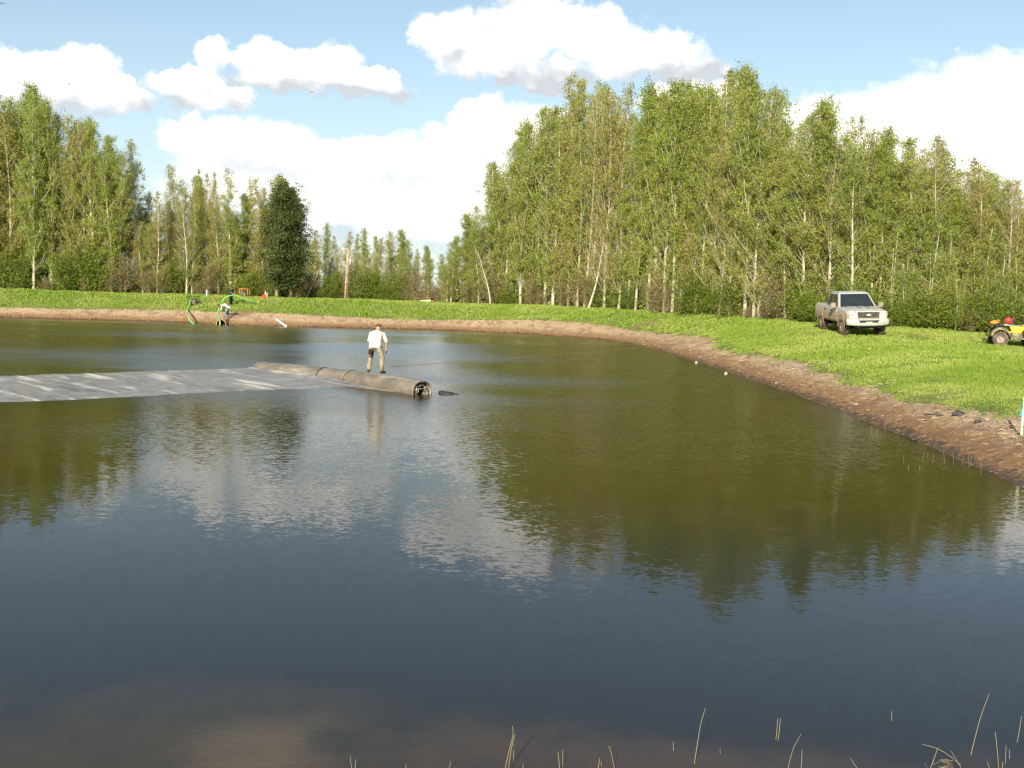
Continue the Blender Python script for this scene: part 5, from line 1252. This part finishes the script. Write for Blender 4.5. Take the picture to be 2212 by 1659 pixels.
# ------------------------------------------------------------------ quad bike
qa = on_y(2156, 745, 46.3)
def build_quad(loc, rz):
    e = empty('quad_bike', loc, rz, 'yellow and camouflage quad bike cut off by the right edge of the photo', 'quad bike')
    WB = 0.63
    for ax in (-WB, WB):
        for s_ in (-1, 1):
            we = bpy.data.objects.new('wheel', None); COL.objects.link(we); we.parent = e; we.location = (s_ * 0.42, ax, 0.30)
            mb = MB(); mb.disc_ring((0, 0, 0), 0.30, 0.15, 0.125, 30)
            for k in range(18):
                a_ = 2 * math.pi * k / 18
                for x_ in (-0.06, 0.06): mb.box((x_, math.cos(a_ + (x_ > 0) * 0.17) * 0.29, math.sin(a_ + (x_ > 0) * 0.17) * 0.29), (0.055, 0.020, 0.016), Matrix.Rotation(a_ + (x_ > 0) * 0.17 + R(90), 3, 'X'))
            mb.build('tyre', 'tyre', we)
            mb = MB(); mb.disc_ring((0, 0, 0), 0.155, 0.13, 0.10, 24); mb.disc((s_ * 0.05, 0, 0), 0.135, 0.01, 24); mb.disc((s_ * 0.07, 0, 0), 0.05, 0.02, 16); mb.build('rim', 'rim', we)
    mb = MB(); mb.box((0, 0, 0.42), (0.20, 0.60, 0.13)); mb.tube([(-0.35, -WB, 0.30), (0.35, -WB, 0.30)], 0.04, 8); mb.tube([(-0.35, WB, 0.30), (0.35, WB, 0.30)], 0.04, 8); mb.build('engine', 'dark_metal', e, False, 0.03)
    # side panels and fenders
    for s_ in (-1, 1):
        mb = MB(); b = len(mb.v)
        prof = [(-0.30, 0.83), (0.30, 0.83), (0.20, 0.64), (0.14, 0.56), (-0.14, 0.56), (-0.22, 0.66)]
        for dx in (0.30, 0.36): mb.v += [(s_ * dx, y, z) for y, z in prof]
        n = len(prof); mb.f += [tuple(range(n)), tuple(reversed(range(n, 2 * n)))] + [(k, (k + 1) % n, n + (k + 1) % n, n + k) for k in range(n)]
        mb.build('side_panel', 'yellow', e, False, 0.012)
        mb = MB(); mb.box((s_ * 0.40, 0.0, 0.34), (0.13, 0.26, 0.03)); mb.box((s_ * 0.33, 0.0, 0.46), (0.035, 0.20, 0.10)); mb.box((s_ * 0.42, 0.25, 0.46), (0.11, 0.02, 0.13)); mb.box((s_ * 0.36, -0.02, 0.40), (0.03, 0.24, 0.06)); mb.build('footrest', 'camo', e, False, 0.01)
        for ax, nm in ((-WB, 'rear'), (WB, 'front')):
            mb = MB(); rg = []
            for k in range(13):
                t_ = R(8 + k * 164 / 12) if nm == 'rear' else R(5 + k * 168 / 12)
                y, z = ax + math.cos(t_) * 0.40, 0.36 + math.sin(t_) * 0.42
                rg.append([Vector((s_ * 0.26, y, z + 0.03)), Vector((s_ * 0.55, y, z)), Vector((s_ * 0.585, ax + math.cos(t_) * 0.315, 0.36 + math.sin(t_) * 0.325)), Vector((s_ * 0.56, ax + math.cos(t_) * 0.31, 0.36 + math.sin(t_) * 0.31)), Vector((s_ * 0.26, y, z - 0.01))])
            mb.quadstrip(rg); mb.build('fender', 'camo', e, True)
    mb = MB(); rg = []
    for y, w_, z in ((-0.62, 0.16, 0.86), (-0.40, 0.19, 0.88), (-0.05, 0.17, 0.84), (0.15, 0.13, 0.84), (0.22, 0.10, 0.88)):
        rg.append([Vector((w_ * math.cos(a_), y, z + 0.06 * math.sin(a_))) for a_ in [2 * math.pi * k / 14 for k in range(14)]])
    mb.quadstrip(rg); mb.build('seat', 'metal', e, True)
    mb = MB(); mb.box((0, 0.42, 0.82), (0.22, 0.20, 0.09)); mb.box((0, 0.80, 0.76), (0.24, 0.16, 0.10)); mb.build('bonnet', 'yellow', e, False, 0.05)
    for s_ in (-1, 1):
        mb = MB(); mb.ball((s_ * 0.17, 0.96, 0.74), (0.075, 0.03, 0.05), 12, 8); mb.build('headlight', 'lens', e, True)
    mb = MB(); mb.tube(sm([(-0.40, 0.16, 1.10), (-0.22, 0.24, 1.12), (-0.06, 0.30, 0.98), (0.06, 0.30, 0.98), (0.22, 0.24, 1.12), (0.40, 0.16, 1.10)], 4), 0.014, 8); mb.tube([(0, 0.42, 0.80), (0, 0.29, 1.00)], 0.03, 8); hb = mb.build('handlebar', 'black', e, True)
    for s_ in (-1, 1):
        mb = MB(); mb.tube([(s_ * 0.30, 0.21, 1.112), (s_ * 0.42, 0.15, 1.10)], 0.022, 8); mb.build('grip', 'black', hb, True)
    for y0, y1, nm in ((-1.02, -0.52, 'rear_rack'), (0.55, 1.02, 'front_rack')):
        mb = MB(); z = 0.90
        mb.tube([(-0.40, y0, z), (0.40, y0, z), (0.42, y1, z), (-0.42, y1, z), (-0.40, y0, z)], 0.013, 8)
        for k in range(5): mb.tube([(-0.28 + k * 0.14, y0, z), (-0.28 + k * 0.14, y1, z)], 0.009, 6)
        for s_ in (-1, 1): mb.tube([(s_ * 0.25, (y0 + y1) / 2, z), (s_ * 0.22, (y0 + y1) / 2, 0.70)], 0.012, 6)
        mb.build(nm, 'dark_metal', e, True)
    mb = MB(); mb.tube([(0, -0.95, 0.36), (0, -1.08, 0.34)], 0.02, 8); mb.ball((0, -1.09, 0.36), 0.028, 10, 8); mb.build('tow_hitch', 'metal', e, True)
    return e
QRZ = R(-90 - 15)
qc = qa + Vector((0.70, -0.10, 0)); qc.z = gz(qc.x, qc.y) + 0.05
quad = build_quad((qc.x, qc.y, qc.z - 0.03), QRZ)
quad.scale = (1.12, 1.12, 1.12)
QM = Matrix.Translation(Vector((qc.x, qc.y, qc.z - 0.03))) @ Matrix.Rotation(QRZ, 4, 'Z') @ Matrix.Scale(1.12, 4)
def coil(center, label, grp):
    mb = MB(); pts = []
    rnd = random.Random(int(center[1] * 100))
    for k in range(110):
        a_ = k * 0.42; rr = 0.15 + 0.025 * math.sin(k * 0.9) + rnd.uniform(-.012, .012); pts.append(Vector((math.cos(a_) * rr * 1.25, math.sin(a_) * rr, 0.015 + 0.11 * (k / 110) + 0.02 * math.sin(k * 1.7))))
    mb.tube(sm(pts, 2), 0.013, 6); o = mb.build('rope_coil', 'rope_orange', None, True); o.matrix_world = QM @ Matrix.Translation(center) @ Matrix.Rotation(0.3, 4, 'X'); tag(o, label, 'rope coil', grp)
coil((0.12, -0.80, 0.915), 'orange rope coil on the rear rack of the quad bike, left of the red helmet', 'orange rope coils on the quad bike')
coil((0.22, 0.66, 0.915), 'orange rope coil on the front rack of the quad bike', 'orange rope coils on the quad bike')
he = empty('helmet', (0, 0, 0), 0, 'shiny red helmet resting on the seat of the quad bike', 'helmet')
he.matrix_world = QM @ Matrix.Translation((0.02, -0.30, 0.935))
mb = MB(); mb.ball((0, 0, 0.125), (0.125, 0.150, 0.130), 20, 12); mb.ball((0, 0.07, 0.07), (0.10, 0.10, 0.065), 14, 8); mb.build('shell', 'pink', he, True)
mb = MB(); mb.ball((0, 0.075, 0.13), (0.105, 0.088, 0.045), 16, 8); mb.build('visor', 'glass', he, True)
mb = MB(); mb.box((0, 0.15, 0.20), (0.08, 0.06, 0.008), Matrix.Rotation(R(-12), 3, 'X')); mb.build('peak', 'pink', he, False, 0.004)

# ------------------------------------------------------------------ ropes
def rope(pts, r, name, label):
    o0 = Vector(pts[0]); p = [Vector(q) - o0 for q in pts]; mb = MB(); mb.tube(p, r, 6); o = mb.build(name, 'rope', None, True); o.location = o0; return tag(o, label, 'rope')
r0 = roll_top(roll_a_for(800)) + Vector((0.1, 0.25, 0.02)); r1 = hit(1755, 714) + Vector((0, 0, 0.10))
r0 = on_y(815, 794, r0.y + 0.35)
tk_under = Vector((tx - 1.3, ty + 0.3, gz(tx - 1.3, ty + 0.3) + 0.10))
pts = []
for i in range(61):
    u = i / 60; p = r0.lerp(r1, u); p.z -= 0.16 * math.sin(math.pi * u); g_ = max(0.012, gz(p.x, p.y) + 0.03) if i % 1 == 0 else 0; p.z = max(p.z, g_); pts.append(p)
pts.append(Vector((tx - 0.2, ty + 0.2, gz(tx - 0.2, ty + 0.2) + 0.25)))
rope(pts, 0.009, 'haul_rope', 'long rust-brown rope stretched from the liner roll across the water to the pickup')
h_ = QM @ Vector((0, -1.09, 0.36)); s0 = Vector((tx + 0.75, ty - 2.4, gz(tx + 0.75, ty - 2.4) + 0.26))
pts = []
for i in range(25):
    u = i / 24; p = s0.lerp(h_, u); p.z -= 0.10 * math.sin(math.pi * u); p.z = max(p.z, gz(p.x, p.y) + 0.06); pts.append(p)
rope(pts, 0.012, 'tow_rope', 'short rust-brown rope running from under the pickup to the quad bike')

# ------------------------------------------------------------------ survey stake, flag, floats, stones
q = hit(2206, 943); tpz = on_y(2205, 858, q.y)
e = empty('survey_stake', q, R(10), 'tall pale wooden survey stake with a teal ribbon at the right edge of the mud', 'survey stake')
hh_ = tpz.z - q.z
mb = MB(); mb.box((0, 0, hh_ / 2 - 0.06), (0.022, 0.008, hh_ / 2 + 0.06)); mb.build('lath', 'wood_lath', e, False, 0.002)
mb = MB(); mb.box((0, 0, hh_ - 0.07), (0.026, 0.012, 0.010))
rg = [[Vector((-0.02 - 0.07 * u ** 1.2, -0.013 - 0.01 * math.sin(u * 5), hh_ - 0.07 - 0.32 * u)), Vector((-0.015 - 0.02 * u, -0.017, hh_ - 0.07 - 0.33 * u)), Vector((-0.015 - 0.02 * u, -0.019, hh_ - 0.07 - 0.33 * u)), Vector((-0.02 - 0.07 * u ** 1.2, -0.016 - 0.01 * math.sin(u * 5), hh_ - 0.07 - 0.32 * u))] for u in [i / 6 for i in range(7)]]
mb.quadstrip(rg); mb.build('ribbon', 'teal', e)
q = hit(1875, 766); e = empty('pin_flag', q, R(30), 'tiny orange marker flag in the grass below the pickup', 'marker flag')
mb = MB(); mb.tube([(0, 0, -0.05), (0, 0, 0.27)], 0.004, 6); mb.build('wire', 'metal', e)
mb = MB(); mb.box((0.05, 0, 0.23), (0.05, 0.003, 0.035)); mb.build('flag', 'rope_orange', e)
for (x_, y_, l_) in ((1504, 785, 'small white ball at the waterline, the farther of the two'), (1568, 809, 'small white ball at the waterline, the nearer of the two')):
    q = on_z(x_, y_); mb = MB(); mb.ball((0, 0, 0.03), (0.075, 0.075, 0.07), 16, 10); mb.tube([(0, 0, 0.095), (0, 0, 0.115)], 0.015, 8)
    o = mb.build('float_ball', 'float_dull', None, True); o.location = q; tag(o, l_, 'float', 'white balls at the waterline')
def stone(px, py, r, sq, name, mat, label, cat, seed):
    q = hit(px, py); mb = MB(); mb.ball((0, 0, 0), (r, r * 0.8, r * sq), 20, 12); o = mb.build(name, mat, None, True); o.location = q + Vector((0, 0, r * sq * 0.4))
    for v in o.data.vertices: v.co *= 1 + 0.45 * noise.noise(Vector(v.co) * (2.2 / r) * 0.5 + Vector((seed, 0, 0)))
    return tag(o, label, cat)
stone(2112, 914, 0.085, 0.75, 'dark_stone', 'rock', 'small dark stone on the pale mud left of the survey stake', 'stone', 1)
stone(2070, 897, 0.16, 0.45, 'soil_lump', 'rock', 'dark crumbled soil lump under the grass edge on the right bank', 'soil lump', 2)
stone(1974, 951, 0.075, 0.6, 'dark_stone', 'rock', 'small dark stone at the waterline on the right bank', 'stone', 3)
stone(2133, 908, 0.07, 0.4, 'pale_stone', 'straw', 'small pale stone beside the dark stone on the mud', 'stone', 4)
q = hit(2025, 900); mb = MB(); mb.tube(sm([(-0.32, 0.05, 0.03), (-0.1, 0.0, 0.05), (0.15, -0.05, 0.03), (0.34, -0.03, 0.02)], 4), [0.022] * 13, 8); o = mb.build('stick', 'rock', None, True); o.location = q; tag(o, 'dark stick lying on the pale mud left of the soil lump', 'stick')
mb = MB(); q = on_z(2040, 1648)
for k in range(34):
    rnd = random.Random(k); a_ = rnd.uniform(0, 3.14); c = Vector((rnd.gauss(0, 0.07), rnd.gauss(0, 0.05), rnd.uniform(-0.004, 0.004))); d_ = Vector((math.cos(a_), math.sin(a_), 0)) * rnd.uniform(0.02, 0.05); mb.tube([c - d_, c + d_], 0.0018, 4)
o = mb.build('debris_mat', 'reed', None); o.location = q; tag(o, 'small mat of dead stalks floating at the bottom right of the water', 'floating debris')

# ------------------------------------------------------------------ reeds in the near water, each one its own stem
def reed(pts_px, label, grp, r=0.0032, mat='reed', seed=0):
    base_px = pts_px[-1]; b = on_z(*base_px)
    pts = [on_y(px, py, b.y + 0.02 * i) for i, (px, py) in enumerate(reversed(pts_px))]
    pts[0] = b - Vector((0, 0, 0.08)); pts = sm(pts, 4) if len(pts) > 2 else [pts[0], (pts[0] + pts[1]) * 0.5 + Vector((0.004, 0, 0)), pts[1]]
    n = len(pts); o0 = pts[0].copy(); mb = MB(); mb.tube([p - o0 for p in pts], [r * (1 - 0.45 * i / (n - 1)) for i in range(n)], 6)
    o = mb.build('reed_stem', mat, None, True); o.location = o0; return tag(o, label, 'reed', grp)
def A3(X, Y): return (707 + X * .3409, 1461 + Y * .3409)
def A4(X, Y): return (1461 + X * .3395, 1461 + Y * .3395)
G = 'reed stems standing in the near water'
near = [([A3(145, 505), A3(158, 600)], 'left stem of the small V of reeds, leftmost of all near reeds'), ([A3(182, 527), A3(160, 600)], 'right stem of the small V of reeds at the far left'),
 ([A3(498, 555), A3(498, 592)], 'tiny lone reed tip between the V pair and the tall bunch'), ([A3(782, 538), A3(750, 600)], 'short reed leaning right, left of the tall bunch'),
 ([A3(1173, 315), A3(1177, 370), A3(1150, 480), A3(1110, 605)], 'tallest reed of the three-stem bunch, bent at its tip'), ([A3(1190, 368), A3(1168, 450), A3(1138, 605)], 'middle reed of the three-stem bunch at bottom centre'), ([A3(1182, 428), A3(1170, 562)], 'shortest reed on the right of the three-stem bunch'),
 ([A3(1240, 553), A3(1240, 598)], 'tiny reed tip just right of the three-stem bunch'), ([A3(1462, 478), A3(1476, 600)], 'left reed of the pair at bottom centre'), ([A3(1492, 467), A3(1488, 576)], 'right reed of the pair at bottom centre'),
 ([A3(1725, 520), A3(1704, 600)], 'short reed leaning right beside a tiny upright one'), ([A3(1735, 535), A3(1735, 574)], 'tiny upright reed beside a short leaning one'), ([A3(1776, 443), A3(1795, 470), A3(1840, 600)], 'reed leaning left with a hooked tip, bottom centre'),
 ([A3(2192, 413), A3(2192, 474)], 'short upright reed just left of the tall right-leaning one'),
 ([A4(185, 203), A4(150, 330), A4(107, 560)], 'tall single reed leaning right, left of the twin stems'), ([A4(278, 458), A4(280, 498)], 'tiny reed right of the tall single one'),
 ([A4(645, 267), A4(627, 405)], 'left stem of the close twin reeds, right of centre'), ([A4(663, 265), A4(638, 413)], 'right stem of the close twin reeds, right of centre'),
 ([A4(795, 368), A4(740, 470), A4(696, 600)], 'slender curved reed leaning right, right of the twins'), ([A4(800, 468), A4(787, 600)], 'short upright reed under the slender curved one'),
 ([A4(1370, 223), A4(1370, 287)], 'lone short reed standing far out, right of centre'), ([A4(1103, 516), A4(1205, 600)], 'low reed slanting down to the right, bottom edge'),
 ([A4(1563, 432), A4(1700, 480), A4(1905, 570)], 'long fallen reed lying low over the water at lower right'), ([A4(1665, 452), A4(1585, 600)], 'reed leaning right and crossing the fallen reed'), ([A4(1748, 474), A4(1860, 600)], 'reed leaning left across the fallen reed'),
 ([A4(1990, 112), A4(1930, 280), A4(1862, 500)], 'tallest reed of all, leaning right at lower right'), ([A4(2030, 353), A4(2060, 600)], 'tall upright reed in the bottom right corner'), ([A4(2098, 438), A4(2088, 562)], 'middle reed of the bottom right corner group'),
 ([A4(2120, 465), A4(2116, 527)], 'short reed right of the corner group'), ([A4(2197, 252), A4(2157, 425)], 'reed leaning right at the very right edge'), ([A4(1978, 542), A4(2015, 600)], 'short reed leaning left at the bottom edge of the corner'), ([A4(2075, 545), A4(2078, 600)], 'stub of reed at the foot of the corner group')]
for i, (p, l) in enumerate(near): reed(p, l, G, 0.0030 if i % 3 else 0.0024, seed=i)
def A2(X, Y): return (1806.7 + X * .18325, 785.5 + Y * .18325)
G2 = 'thin reeds along the right shore'
shr = [(262, 620, 262, 700), (415, 720, 413, 862), (480, 735, 484, 850), (575, 690, 572, 830), (722, 770, 726, 832), (750, 905, 752, 972), (795, 1075, 793, 1162), (850, 1195, 852, 1262), (980, 1200, 982, 1262), (1040, 1035, 1000, 1152), (1078, 1040, 1060, 1112), (1146, 1072, 1125, 1172), (1260, 1045, 1292, 1192), (1370, 1040, 1386, 1182), (1505, 1090, 1470, 1192), (1558, 1045, 1560, 1222), (1592, 1090, 1570, 1217), (1690, 1115, 1716, 1332)]
for i, (x0, y0, x1, y1) in enumerate(shr):
    reed([A2(x0, y0), A2(x1, y1)], 'thin pale reed at the right shore, %s in the row counted from the far end' % ordinal(i + 1), G2, 0.0032)

# ------------------------------------------------------------------ birds
for (x_, y_, yy, rz_, s_, l_) in ((149, 182, 120, 0.2, 1.0, 'small bird gliding over the left wood'), (674, 199, 150, 1.2, 0.8, 'tiny bird flying under the middle cloud'), (4, 8, 110, 0.5, 1.0, 'small bird at the top left corner of the sky')):
    p = on_y(x_, y_, yy); e = empty('bird', p, rz_, l_, 'bird', None); e.scale = (s_ * 0.8,) * 3
    mb = MB(); mb.ball((0, 0, 0), (0.07, 0.20, 0.06), 10, 8); mb.ball((0, 0.20, 0.02), 0.045, 8, 6); mb.tube([(0, 0.23, 0.02), (0, 0.29, 0.01)], [0.015, 0.004], 5); mb.tube([(0, -0.15, 0), (0, -0.32, 0)], [0.04, 0.06], 6); mb.build('body', 'bird', e, True)
    for q in (-1, 1):
        mb = MB(); rg = [[Vector((q * x, 0.09 - ch, z)), Vector((q * x, 0.0 - ch, z + 0.012)), Vector((q * x, -w_ - ch, z)), Vector((q * x, 0.0 - ch, z - 0.006))] for x, z, w_, ch in ((0.03, 0.02, 0.14, 0), (0.22, 0.12, 0.12, -0.03), (0.40, 0.10, 0.09, 0.03), (0.58, 0.03, 0.02, 0.12))]
        mb.quadstrip(rg); mb.build('wing', 'bird', e, True)
